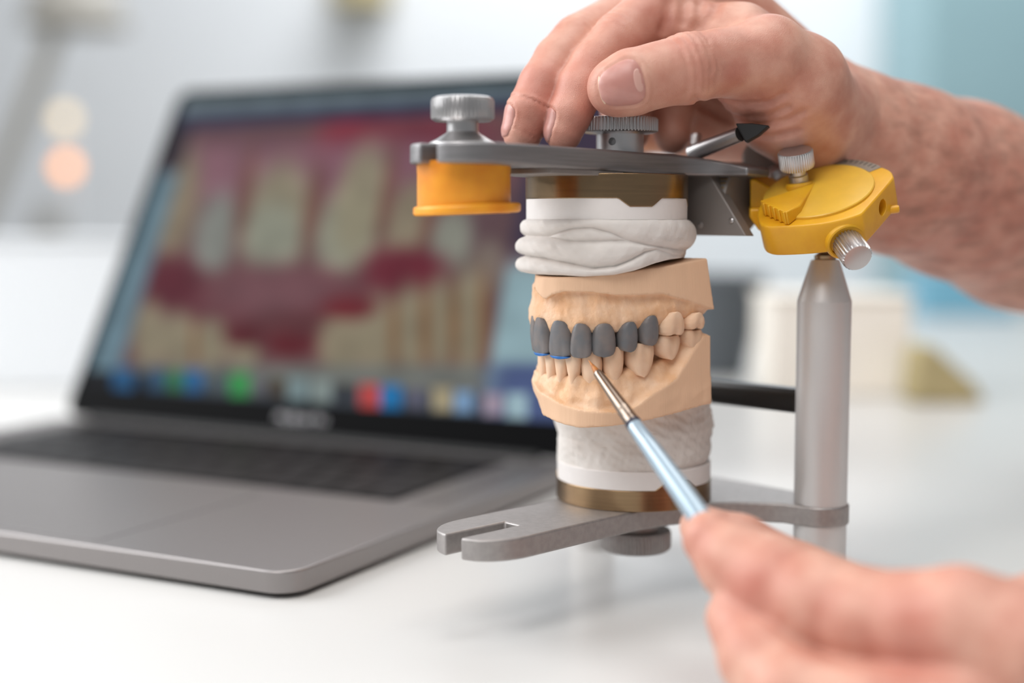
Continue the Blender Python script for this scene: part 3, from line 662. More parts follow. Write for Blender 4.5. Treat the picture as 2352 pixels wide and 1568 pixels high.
def up_r(T, Z, Wz):
    zs = [np.full_like(T, 131.6)] + [far(T, yz(T, g(T)), zf) for g, zf in ((cr1, 125.), (cr2, 124.5), (cr3, 119.))] + [far(T, yz(T, bot(T)), 113.)]
    zs = [np.maximum(z_, zs[-1]) for z_ in zs[:-1]] + [zs[-1]]
    for i in range(1, 5): zs[i] = np.minimum(zs[i], zs[i - 1] - .02)
    px_ = np.sin(T)                                # -1 left, +1 right
    base_ = 26.9 + 0 * T
    amps = [1.9 + 1.3 * np.clip(px_, 0, 1) ** 2 + .3 * np.clip(-px_, 0, 1), 1.3 - .6 * px_, 2.6 - 2.6 * np.clip(px_, 0, 1) + 1.4 * np.clip(-px_, 0, 1) ** 2, 2.7 - 3.3 * np.clip(px_, 0, 1) + 1.3 * np.clip(-px_, 0, 1) ** 2]
    Rr = base_.copy()
    for i in range(4):
        a, b_ = zs[i], zs[i + 1]; mid = (a + b_) / 2; hf = np.maximum((a - b_) / 2, .01)
        q = (Z - mid) / hf; ins = np.abs(q) <= 1
        prof_ = np.clip(1 - np.abs(q) ** 2.6, 0, 1) ** .8 * np.clip(hf / 1.6, 0, 1) ** .6
        Rr = np.where(ins, base_ + amps[i] * prof_, Rr)
    for _ in range(3): Rr = np.concatenate([Rr[:, :1], (Rr[:, :-2] + 2 * Rr[:, 1:-1] + Rr[:, 2:]) / 4, Rr[:, -1:]], 1)
    Rr = Rr - np.where(Z > 131.2, .3, 0)
    P = np.stack([Rr * np.sin(T), Rr * np.cos(T), Z], -1)
    Rr = Rr + .22 * wave(P, 9, 11) + .10 * wave(P, 3.2, 12)
    Rr = np.where(Wz > .97, Rr - (Wz - .97) * 60, Rr)
    return Rr, Z
polar('plaster_mount', O2, lambda t: 131.9, lambda t: float(far(np.array(t), yz(t, bot(t)), 113.)), up_r, uc, M['plaster'], 360, 150)

lbot = tab([(1262, 968), (1290, 975), (1330, 982), (1400, 979), (1500, 963), (1560, 948), (1635, 927)], 1455., 190.)
def lz(t, py_, r=28.): return ZY(py_, O[1] - r * np.cos(t))
def lo_r(T, Z, Wz):
    px_ = np.sin(T)
    zz = (Z - 46) / 22.
    left = 26.4 + 2.2 * np.clip(zz - .45, 0, 1) * 3.2
    right = 27.0 + 1.6 * np.exp(-((zz - .62) / .2) ** 2) + .7 * np.exp(-((zz - .25) / .12) ** 2) - .9 * np.exp(-((zz - .02) / .07) ** 2) + 1.0 * np.clip(zz - .9, 0, 1)
    wl = np.clip(.5 - .9 * px_, 0, 1); Rr = left * wl + right * (1 - wl)
    P = np.stack([Rr * np.sin(T), Rr * np.cos(T), Z], -1)
    Rr = Rr + .35 * wave(P, 11, 21) + .22 * wave(P * [1, 1, 2.2], 5, 22) * np.clip(.8 + px_, .3, 1.6) + .1 * wave(P, 2.2, 23) - .5 * np.clip(wave(P * [.5, .5, 1.8], 4, 24) - .9, 0, 1)
    return Rr, Z
polar('plaster_mount', (O[0] - .6, O[1]), lambda t: float(far(np.array(t), lz(t, lbot(t)), 64.)) + 1.6, lambda t: 46.0, lo_r, lc, M['plaster_old'], 360, 120)

# --- plan outlines of the trimmed stone
def plan_sd(P, x, y):
    P = np.array(P); d = np.full(x.shape, 1e9); ins = np.zeros(x.shape, bool); n = len(P)
    for i in range(n):
        a = P[i]; b_ = P[(i + 1) % n]; e = b_ - a; wx = x - a[0]; wy = y - a[1]
        t = np.clip((wx * e[0] + wy * e[1]) / (e @ e), 0, 1); d = np.minimum(d, (wx - e[0] * t) ** 2 + (wy - e[1] * t) ** 2)
        c = ((a[1] > y) != (b_[1] > y)) & (x < (b_[0] - a[0]) * (y - a[1]) / (b_[1] - a[1] + 1e-12) + a[0]); ins ^= c
    return np.where(ins, -1, 1) * np.sqrt(d)
def on_outline(pts, poly):
    """measured points -> (angle round the cast centre, z) on the visible side of a plan outline"""
    Q = np.array([cw(*p) for p in poly]); D = []
    for i in range(len(Q)):
        for k in range(30): D.append(Q[i] + (Q[(i + 1) % len(Q)] - Q[i]) * k / 30)
    D = np.array(D); fr = D[D[:, 1] < 484 + (D[:, 0] - 30) * .0]; pr = PJ(np.c_[fr[:, :2], np.full(len(fr), 100.)])[:, 0]; out = []
    for a, b_ in pts:
        e = abs(pr - a); c_ = np.where(e < e.min() + 2.5)[0]; k = c_[np.argmin(fr[c_, 1])]; z_ = U(a, b_, fr[k, 1])[2]
        x_, y_ = cl(fr[k, 0], fr[k, 1]); out.append((math.atan2(x_, y_ + 24), z_))
    out.sort(); return out
upl = [(0, 2.6), (6, 2.2), (12, -.5), (18, -5.5), (23, -12), (27, -21), (30, -33), (32, -47), (-30, -47), (-28, -33), (-24, -21), (-19, -12.5), (-13, -5), (-7, .4), (-3, 2.2)]
lpl = [(0, 2.0), (6, 1.7), (13, -1), (18.5, -5.5), (23, -12), (26.5, -21), (29, -33), (31, -46.5), (-29, -46.5), (-26, -33), (-22, -21), (-18, -12), (-12, -4.5), (-6, .6), (-3, 1.7)]
def cr(P, n=8):
    P = [np.array(p, float) for p in P]; k = [i for i, p in enumerate(P) if p[1] < -46]; k0 = k[1] if len(k) > 1 else 0
    Q = P[k0:] + P[:k0]; Q = Q[:]                    # runs far back corner -> front -> near back corner
    E = [2 * Q[0] - Q[1]] + Q + [2 * Q[-1] - Q[-2]]; out = []
    for i in range(1, len(E) - 2):
        a, b_, c, d = E[i - 1:i + 3]
        for t in np.arange(n) / n: out.append(.5 * (2 * b_ + (c - a) * t + (2 * a - 5 * b_ + 4 * c - d) * t * t + (3 * b_ - a - 3 * c + d) * t ** 3))
    return [tuple(p) for p in out] + [tuple(Q[-1])]
upl = cr(upl, 4); lpl = cr(lpl, 4)
arcU = np.array([(-24, -44), (-21, -30), (-17.5, -17), (-12.2, -9), (-5.5, -4.9), (0, -3.9), (6, -4.6), (13.2, -9), (18.5, -17), (22.8, -28), (25.4, -44)])
arcL = np.array([(-25, -44), (-22.5, -30), (-18, -18), (-12, -9.5), (-5, -6), (0, -5.5), (5, -6), (11.5, -9.5), (16.2, -17), (20.5, -28), (23.8, -45)])
def poly_dist(C, x, y):
    d = np.full(x.shape, 1e9)
    for i in range(len(C) - 1):
        a = C[i]; e = C[i + 1] - a; wx = x - a[0]; wy = y - a[1]; t = np.clip((wx * e[0] + wy * e[1]) / (e @ e), 0, 1)
        d = np.minimum(d, (wx - e[0] * t) ** 2 + (wy - e[1] * t) ** 2)
    return np.sqrt(d)
def smax(a, b_, k):
    h = np.clip(.5 - .5 * (b_ - a) / k, 0, 1); return b_ * (1 - h) + a * h + k * h * (1 - h)
def smin(a, b_, k):
    h = np.clip(.5 + .5 * (b_ - a) / k, 0, 1); return b_ * (1 - h) + a * h - k * h * (1 - h)
def cast_field(lo, hi, h=.5):
    Fd = Field(lo, hi, h); sl, X, Y, Z = Fd.view(lo, np.array(hi) + 2 * h)
    X2, Y2 = np.broadcast_arrays(X[:, :, 0], Y[:, :, 0]); x, y = cl(X2.astype(float), Y2.astype(float)); return Fd, sl, x, y, Z
# upper
tb = on_outline([(1216, 662), (1232, 678), (1247, 688), (1262, 677), (1290, 670), (1350, 671), (1420, 678), (1470, 679), (1530, 676), (1590, 692), (1620, 703), (1640, 711)], upl)
ta, tz_ = np.array(tb).T
Fd, sl, x, y, Z = cast_field((-24, 436, 84), (84, 520, 122))
zbt = np.interp(np.arctan2(x, y + 24), ta, tz_)[..., None] + np.clip(-(plan_sd(upl, x, y)) - 2, 0, 3)[..., None] * .5
d2 = plan_sd(upl, x, y)[..., None]
blk = smax(smax(d2 + .10 * (Z - 103) + .25, Z - (113.3 - .125 * (y[..., None] + 3)), .4), zbt - Z, .35)
da = poly_dist(arcU, x, y)[..., None]
lat = np.clip(-y / 45, 0, 1)[..., None]
zneck = 93.6 + 5.6 * lat ** 1.1                  # lower rim of the gum (papilla level)
ztopg = 104.5 + 2 * lat
wq = np.clip((Z - zneck) / (ztopg - zneck), 0, 1)
gw = 2.75 + 1.5 * np.sin(np.pi * np.clip(wq * .9 + .05, 0, 1)) + 1.6 * lat * wq
XX, YY, ZZ = np.broadcast_arrays(*[a.astype(np.float32) for a in (Fd.view((-24, 436, 84), (85, 521, 123))[1:])])
PP = np.stack([XX, YY, ZZ], -1)
gum = smax(da - gw, zneck - Z, 1.6); gum = smax(gum, Z - zbt - 1.2, .8)
gum = gum + .30 * wave(PP, 7, 31) + .19 * wave(PP, 2.6, 32)
dd = smin(blk + .03 * wave(PP, 4, 33), gum, .9)
Fd.d[:] = dd.astype(np.float32)[tuple(slice(0, n_) for n_ in Fd.n)]
# root bulges over each tooth
UT = [  # x, y, face angle, z neck, z edge, width, depth, kind
    (4.3, .0, 8, 98.8, 86.5, 8.9, 7.0, 'c'), (11.8, -2.2, 28, 98.2, 86.7, 7.3, 6.4, 'c'), (17.4, -7.4, 48, 98.2, 87.1, 8.2, 7.6, 'k'),
    (22.4, -14.4, 66, 98.6, 88.6, 6.9, 8.4, 'p'), (25.3, -21.8, 76, 100.4, 90.4, 7.4, 8.6, 'p')]
UF = [(-4.2, .0, -10, 99.4, 86.9, 8.6, 7.0, 'c'), (-10.2, -3.4, -34, 99.4, 87.5, 6.8, 6.2, 'c'), (-14.0, -9.6, -52, 98, 88, 7.4, 7.4, 'k'), (-17.6, -16.5, -66, 98, 89, 6.6, 8, 'p'), (-19.8, -24, -76, 99, 90, 6.8, 8, 'p'), (-22, -33, -82, 99, 91, 9.5, 9, 'm')]
for (tx, ty, an, zn, ze, w_, dp, kd) in UT + UF:
    a = math.radians(an); n_ = np.array([math.sin(a), math.cos(a)]); c_ = np.array([tx, ty]) - n_ * 3.2
    Fd.capsule(cw(*c_, zn + .5), cw(*(c_ - n_ * .6), zn + 5.5), 2.9, 1.9, 1.6)
V_, F_ = Fd.mesh(); print('upper stone', len(V_))
so_ = mk('stone_base', V_, F_, M['stone'], uc, sharp=0)
def trim_faces(o, m2, test):
    o.data.materials.append(m2); org = ORG[o.name]; me = o.data; n = len(me.polygons)
    c = np.empty(n * 3, np.float32); me.polygons.foreach_get('center', c); nn = np.empty(n * 3, np.float32); me.polygons.foreach_get('normal', nn)
    c = c.reshape(-1, 3) * 1000 + org; me.polygons.foreach_set('material_index', test(c, nn.reshape(-1, 3)).astype(np.int32)); me.update()
def t_up(c, n):
    x, y = cl(c[:, 0], c[:, 1]); zb = np.interp(np.arctan2(x, y + 24), ta, tz_); return (plan_sd(upl, x, y) > -3.2) & (c[:, 2] > zb + .15) | (c[:, 2] > 112)
trim_faces(so_, M['stone_trim'], t_up)

def tooth(name, parent, m, tx, ty, an, zn, ze, w_, dp, kd, lean=0, seed=0, lower=False, label=None):
    """a crown lofted from neck (v=0) to biting edge (v=1); outward = labial side"""
    a = math.radians(an); out = np.array([math.sin(a), math.cos(a)]); tan = np.array([out[1], -out[0]])
    nv, ns_ = 40, 44; V = []; vv = np.linspace(0, 1, nv)
    vv = .5 - .5 * np.cos(vv * math.pi) * 1.0
    if kd == 'c': W = np.interp(vv, [0, .012, .04, .12, .26, .46, .68, .84, .93, .975, 1], [.0, .24, .46, .70, .87, .96, 1, .97, .84, .6, .0]); Dp = np.interp(vv, [0, .05, .15, .4, .7, .92, .97, 1], [0, .45, .8, 1, .7, .42, .3, 0])
    elif kd == 'k': W = np.interp(vv, [0, .012, .04, .12, .26, .46, .66, .82, .92, .97, 1], [.0, .24, .46, .71, .88, .97, 1, .94, .78, .55, 0]); Dp = np.interp(vv, [0, .05, .15, .4, .7, .9, .97, 1], [0, .45, .8, 1, .9, .55, .3, 0])
    elif kd == 'p': W = np.interp(vv, [0, .012, .04, .12, .26, .46, .68, .84, .93, .97, 1], [.0, .24, .48, .74, .92, .99, 1, .91, .72, .5, 0]); Dp = np.interp(vv, [0, .05, .15, .4, .7, .88, .96, 1], [0, .5, .8, 1, .98, .75, .45, 0])
    elif kd == 'li': W = np.interp(vv, [0, .06, .2, .4, .7, .9, .97, 1], [.0, .30, .52, .72, .92, 1, .9, 0]); Dp = np.interp(vv, [0, .06, .2, .5, .9, 1], [0, .5, .85, .9, .5, 0])
    else: W = np.interp(vv, [0, .06, .18, .35, .6, .82, .93, 1], [.0, .42, .68, .88, 1, .95, .7, 0]); Dp = np.interp(vv, [0, .06, .2, .5, .85, .95, 1], [0, .5, .85, 1, .9, .6, 0])
    curve = {'c': .9, 'k': 1.1, 'p': .9, 'li': .4, 'm': .9}[kd]
    for i, t in enumerate(vv):
        hw = max(W[i] * w_ / 2, .02); hd = max(Dp[i] * dp / 2, .02)
        th = np.arange(ns_) / ns_ * 2 * math.pi; e = 2.5
        cx_ = np.sign(np.cos(th)) * np.abs(np.cos(th)) ** (2 / e) * hw; cy_ = np.sign(np.sin(th)) * np.abs(np.sin(th)) ** (2 / 2.5) * hd
        face = curve * math.sin(min(1, t * 1.05) * math.pi * .8) + lean * t + (.95 if not lower else -.5) * (1 - t)       # labial face bows outwards
        cy_ = cy_ - hd + face * (.9 if not lower else .6)
        if kd == 'm':                                                 # buccal groove and two cusps
            g = np.exp(-(cx_ / (w_ * .13)) ** 2) * np.clip(cy_ + hd, 0, 1) * t; cy_ = cy_ - .8 * g
            zz = zn + (ze - zn) * t + (0.9 if ze < zn else -.9) * np.exp(-(cx_ / (w_ * .16)) ** 2) * np.clip(t * 3 - 1.8, 0, 1)
        else: zz = np.full(ns_, zn + (ze - zn) * t)
        if kd == 'c': cy_ = cy_ - .18 * (np.exp(-((cx_ - hw * .38) / .8) ** 2) + np.exp(-((cx_ + hw * .38) / .8) ** 2)) * np.clip((t - .4) * 3, 0, 1) * (cy_ > -hd)
        P = np.array([cw(tx + tan[0] * p + out[0] * q, ty + tan[1] * p + out[1] * q, z_) for p, q, z_ in zip(cx_, cy_, zz)])
        V.append(P)
    V = np.concatenate(V); V = V + (.07 * wave(V, 3.0, seed))[:, None] * np.array([.5, -.8, 0]) + (.05 * wave(V, 6.0, seed + 5))[:, None] * np.array([.6, 0, .5])
    Fc = [(i * ns_ + j, i * ns_ + (j + 1) % ns_, (i + 1) * ns_ + (j + 1) % ns_, (i + 1) * ns_ + j) for i in range(nv - 1) for j in range(ns_)]
    Fc += [tuple(range(ns_)), tuple((nv - 1) * ns_ + j for j in range(ns_))]
    return mk(name, V, Fc, m, parent, sharp=0, label=label), V.reshape(nv, ns_, 3)
crowns = []
for i, T_ in enumerate(UT): crowns.append(tooth('wax_crown', uc, M['wax'], *T_, seed=40 + i))
for i, T_ in enumerate(UF[:2]): crowns.append(tooth('wax_crown', uc, M['wax'], *T_, seed=50 + i))
for i, T_ in enumerate(UF[2:]): tooth('tooth', uc, M['tooth'], *T_, seed=55 + i)
tooth('tooth', uc, M['tooth'], 28.6, -30.2, 80, 101.4, 92.9, 10.4, 9.6, 'm', seed=60)
tooth('tooth', uc, M['tooth'], 30.4, -39.6, 82, 100.8, 94.6, 8.6, 9.4, 'm', seed=61)
for k in (0, 5):                                                     # blue wax along two biting edges
    o_, G = crowns[k]; rowsP = []
    G0 = G[-6]; edge = []
    nrow = G.shape[0]
    sel = list(range(nrow - 8, nrow))
    cen = G[nrow - 8].mean(0); Vb = []
    for r_ in sel:
        P = G[r_].copy(); dv = P - np.array([cen[0], cen[1], P[0, 2]]); L2 = np.linalg.norm(dv[:, :2], axis=1)[:, None] + 1e-6
        P[:, :2] += dv[:, :2] / L2 * .24; P[:, 2] -= .42; Vb.append(P)
    ns_ = G.shape[1]; Vb = np.concatenate(Vb)
    Fb = [(i * ns_ + j, i * ns_ + (j + 1) % ns_, (i + 1) * ns_ + (j + 1) % ns_, (i + 1) * ns_ + j) for i in range(len(sel) - 1) for j in range(ns_)] + [tuple((len(sel) - 1) * ns_ + j for j in range(ns_)), tuple(range(ns_))]
    mk('wax_edge', Vb, Fb, M['blue'], o_, sharp=0, label='blue wax line along the biting edge')

# lower stone
ttop = on_outline([(1222, 880), (1238, 905), (1262, 918), (1300, 932), (1340, 942), (1385, 946), (1440, 946), (1470, 930), (1500, 908), (1530, 888), (1560, 868), (1585, 830), (1605, 796), (1622, 772)], lpl)
tbm = on_outline([(1240, 958), (1262, 967), (1290, 975), (1330, 982), (1400, 979), (1450, 973), (1500, 963), (1560, 948), (1630, 928)], lpl)
ta2, tz2 = np.array(ttop).T; ta3, tz3 = np.array(tbm).T
lo_, hi_ = (-24, 436, 58), (84, 520, 98)
Fl, sl, x, y, Z = cast_field(lo_, hi_)
ang = np.arctan2(x, y + 24); d2 = plan_sd(lpl, x, y)[..., None]
ztop = np.interp(ang, ta2, tz2)[..., None] + np.clip(-d2 - 0, 0, 12) * (.32 + .25 * np.clip(-y / 40, 0, 1)[..., None]); zbot = np.interp(ang, ta3, tz3)[..., None]
XX, YY, ZZ = np.broadcast_arrays(*[a.astype(np.float32) for a in (Fl.view(lo_, (85, 521, 99))[1:])]); PP = np.stack([XX, YY, ZZ], -1)
taperL = .42 * np.clip(77 - Z, 0, 20) * np.clip(1 - (x + 12) / 24, 0, 1)[..., None]
blk = smax(smax(d2 + taperL + .02 * (Z - 80), Z - ztop + .25 * wave(PP, 9, 71), .5), zbot - Z, .2)
da = poly_dist(arcL, x, y)[..., None]; lat = np.clip(-y / 45, 0, 1)[..., None]
zneckL = 79.2 + 9.5 * lat ** 1.1
gwl = 3.1 + np.clip((zneckL - Z) / 10, 0, 1.3) * (2.7 - 2.6 * np.clip(1 - (x + 16) / 20, 0, 1)[..., None]) + 1.1 * np.exp(-((Z - 73.5) / 2.6) ** 2) * (1 - lat)
gum = smax(da - gwl + taperL * .8, Z - zneckL, 1.5); gum = gum + .42 * wave(PP, 6.5, 41) + .22 * wave(PP, 2.8, 42) * (1 - .6 * lat); gum = smax(gum, zbot + 1.2 - Z, .5)
dd = smin(blk, gum, 1.6); Fl.d[:] = dd.astype(np.float32)[tuple(slice(0, n_) for n_ in Fl.n)]
LT = [(2.6, -1.7, 6, 76.6, 88.2, 5.2, 6, 'li'), (7.6, -2.4, 18, 77.6, 88.0, 5.7, 6.2, 'li'), (13.0, -6.4, 42, 76.2, 88.6, 7.0, 7.4, 'k'), (18.4, -12.2, 62, 79.2, 90.3, 6.9, 7.6, 'k'),
      (23.8, -20.4, 73, 80.0, 92, 9.9, 8.8, 'm'), (27.2, -30.4, 79, 85.2, 94, 10.0, 9.2, 'm'), (29.6, -40.0, 82, 88, 95.4, 9, 9, 'm')]
LF = [(-2.5, -1.9, -8, 77, 88.2, 5.1, 6, 'li'), (-7.2, -3.2, -24, 77, 88, 5.2, 6.2, 'li'), (-11.4, -7.2, -44, 77, 88, 6.2, 7.4, 'k'), (-15, -13.5, -60, 78, 88.5, 6.8, 7.6, 'p'), (-18, -20.5, -72, 79, 90, 7, 8, 'p'), (-21, -29.5, -80, 82, 91, 10, 9, 'm')]
for T_ in LT[:4] + LF[:3]:
    a = math.radians(T_[2]); n_ = np.array([math.sin(a), math.cos(a)]); c_ = np.array(T_[:2]) - n_ * 2.6
    Fl.capsule(cw(*c_, T_[3] + 2), cw(*(c_ - n_ * .2), T_[3] - 5), 2.1, 2.4, 1.4)
V_, F_ = Fl.mesh(); print('lower stone', len(V_))
sl_ = mk('stone_base', V_, F_, M['stone'], lc, sharp=0)
def t_lo(c, n):
    x, y = cl(c[:, 0], c[:, 1]); zt = np.interp(np.arctan2(x, y + 24), ta2, tz2); nh = n[:, 2]; return (plan_sd(lpl, x, y) > -5.5) & (c[:, 2] < zt + .1) & (abs(nh) < .45)
trim_faces(sl_, M['stone_trim'], t_lo)
for i, T_ in enumerate(LT + LF): tooth('tooth', lc, M['tooth'], *T_, seed=80 + i, lower=True)

#=UPPER HAND
def hand(name, base_, chains, extra, nails, label, h=.8, tint=(), hairy=None, wr=None):
    pts = [np.array(p) for c in chains for p, r in c]; rr = max(r for c in chains for p, r in c)
    lo = np.min(pts, 0) - 6; hi = np.max(pts, 0) + 6; R = [r for c in chains for p, r in c]
    lo = np.min([p - r for p, r in zip(pts, R)], 0) - 4; hi = np.max([p + r for p, r in zip(pts, R)], 0) + 4
    Fh = Field(lo, hi, h)
    for c, k in zip(chains, extra): Fh.chain(c, k)
    if wr: wr(Fh)
    root = thing(name, base_, label, 'hand')
    nl = [nail_plate(Fh, *n) for n in nails]
    V, Fc = Fh.mesh(); print(name, len(V))
    t = np.zeros(len(V))
    for c, r, a in tint: t = np.maximum(t, a * np.exp(-((V - c) ** 2).sum(1) / r ** 2))
    hv = hairy(V) if hairy else np.zeros(len(V))
    o = mk('skin', V, Fc, M['skin'], root, sharp=0, attrs={'tint': t, 'hairy': hv})
    for Vn, Fn, Vl, Fl_, Ve, Fe in nl:
        n_o = mk('nail', Vn, Fn, M['nail'], o, sharp=60)
        if Vl is not None: mk('lunula', Vl, Fl_, M['lunula'], n_o, sharp=0)
        if Ve is not None: mk('free_edge', Ve, Fe, M['nailtip'], n_o, sharp=0)
    return root, o, Fh
def nail_plate(Fh, c0, ax, nn, L, half, lun=True):
    """c0: point on the finger axis under the nail root; ax towards the tip; nn towards the nail's middle"""
    ax = nrm(ax); nn = nrm(nn - ax * (nn @ ax)); ss = np.cross(ax, nn); c0 = np.array(c0)
    def surf(a, ph, off):
        d = nn * math.cos(ph) + ss * math.sin(ph); p0 = c0 + ax * a; t = np.linspace(.5, 16, 70); P = p0 + t[:, None] * d; s_ = Fh.sample(P)
        k = int(np.argmax(s_ > 0))
        if k == 0: return p0 + d * (t[0] + off if s_[0] > 0 else 8.), t[0]
        t0 = t[k - 1] + (t[k] - t[k - 1]) * (-s_[k - 1]) / (s_[k] - s_[k - 1] + 1e-9); return p0 + d * (t0 + off), t0
    na, nb = 22, 20; top = []; 
    r_mid = surf(L * .4, 0, 0)[1]
    def outline(i, j, sc=1., e=3.3):                            # rounded-square outline in (a, b), a in [-1,1], b in [-1,1]
        a = (i / na) * 2 - 1; b_ = (j / nb) * 2 - 1
        # squircle mapping
        m = max(abs(a), abs(b_)); 
        if m < 1e-9: return 0, 0
        k = m / ((abs(a) ** e + abs(b_) ** e) ** (1 / e)); return a * k * sc, b_ * k * sc
    def patch(f, off, thick):
        A = [];
        for i in range(na + 1):
            for j in range(nb + 1):
                a, b_ = f(i, j); rim = max(abs(a), abs(b_)); 
                P, t0 = surf(L * .5 + a * L * .5, b_ * half, 0); 
                flat = r_mid + .0
                d = nn * math.cos(b_ * half) + ss * math.sin(b_ * half)
                A.append(P + d * (off * (1 - .75 * rim ** 4)))
        A = np.array(A); I = np.arange((na + 1) * (nb + 1)).reshape(na + 1, nb + 1)
        q = np.stack([I[:-1, :-1], I[1:, :-1], I[1:, 1:], I[:-1, 1:]], -1).reshape(-1, 4).tolist()
        B = A - nn * thick; n0 = len(A); q2 = [[n0 + k for k in r[::-1]] for r in q]
        b0 = list(I[0, :]) + list(I[1:, -1]) + list(I[-1, -2::-1]) + list(I[-2:0:-1, 0])
        side = [[int(b0[k]), int(b0[(k + 1) % len(b0)]), int(n0 + b0[(k + 1) % len(b0)]), int(n0 + b0[k])] for k in range(len(b0))]
        return np.concatenate([A, B]), q + q2 + side
    Vn, Fn = patch(outline, .42, .5)
    # groove in the skin round the nail
    R = L * .5 + 6; cc = c0 + ax * L * .5 + nn * r_mid; sl, X, Y, Z = Fh.view(cc - R, cc + R)
    X, Y, Z = X - c0[0], Y - c0[1], Z - c0[2]
    a_ = (X * ax[0] + Y * ax[1] + Z * ax[2] - L * .5) / (L * .5); p_ = X * nn[0] + Y * nn[1] + Z * nn[2]; q_ = X * ss[0] + Y * ss[1] + Z * ss[2]
    b_ = np.arctan2(q_, p_) / half; rho = (np.abs(a_) ** 3.3 + np.abs(b_) ** 3.3) ** (1 / 3.3)
    Fh.d[sl] += (.42 * np.exp(-((rho - 1.03) / .055) ** 2) - .30 * np.exp(-((rho - 1.2) / .1) ** 2) * (a_ < .6)).astype(np.float32) * (p_ > 0)
    Vl = Fl_ = Ve = Fe = None
    if lun:
        Vl, Fl_ = patch(lambda i, j: ((lambda a, b2: (-.78 + .24 * a, b2 * .46))(*outline(i, j, 1., 2.))), .44, .2)
        Ve, Fe = patch(lambda i, j: ((lambda a, b2: (.955 + .05 * a - .10 * abs(b2) ** 3, b2 * .90))(*outline(i, j))), .40, .3)
    return Vn, Fn, Vl, Fl_, Ve, Fe
k_ = 458 / 3200.
thumb = [(U(1415, 201, 455), 9.4), (U(1450, 189, 455), 10.3), (U(1512, 172, 456), 10.0), (U(1580, 157, 458), 11.2), (U(1655, 144, 463), 10.6), (U(1765, 128, 468), 12.6)]
thenar = [(U(1765, 128, 468), 12.6), (U(1830, 190, 478), 16.5), (U(1868, 262, 492), 18)]
thenar2 = [(U(1700, 185, 474), 9.5), (U(1790, 250, 484), 15), (U(1862, 310, 494), 14.5)]
index = [(U(1294, 304, 466), 6.4), (U(1309, 262, 467), 7.2), (U(1333, 205, 470), 8.1), (U(1368, 150, 474), 8.4), (U(1424, 93, 479), 9.8), (U(1500, 30, 488), 10), (U(1606, -40, 502), 12.5)]
middle = [(U(1200, 303, 471), 6.9), (U(1217, 255, 472), 7.9), (U(1248, 195, 476), 8.3), (U(1285, 140, 483), 8.8), (U(1330, 96, 491), 9.6), (U(1430, 44, 508), 10), (U(1570, -50, 526), 12.5)]
ringf = [(U(1448, 305, 503), 6.8), (U(1440, 240, 507), 8.4), (U(1460, 130, 517), 9.4), (U(1600, -45, 545), 12)]
pinky = [(U(1545, 312, 508), 6.6), (U(1540, 250, 514), 8.2), (U(1565, 130, 532), 8.8), (U(1670, -10, 562), 11)]
mc = [[(m[-1][0], m[-1][1]), (U(1945, 285, 520 + i * 9), 16)] for i, m in enumerate((index, middle, ringf, pinky))]
palm = [(U(1620, 60, 525), 14), (U(1760, 190, 525), 20), (U(1900, 290, 520), 20)]
hyp = [(U(1480, 250, 540), 16.5), (U(1620, 258, 535), 16.5), (U(1780, 290, 542), 19), (U(1920, 320, 532), 20)]
web = [(U(1560, 60, 486), 9), (U(1700, 90, 484), 11), (U(1800, 170, 492), 16)]
arm = [(U(1905, 278, 508), 20), (U(1975, 340, 522), 25.5), (U(2060, 388, 534), 30.5), (U(2200, 436, 556), 33.5), (U(2352, 500, 585), 37), (U(2600, 575, 640), 43), (U(2900, 690, 700), 46), (U(3700, 690, 760), 50)]
ips = np.array(thumb[3][0]); taxis = nrm(np.array(thumb[0][0]) - np.array(thumb[3][0]))
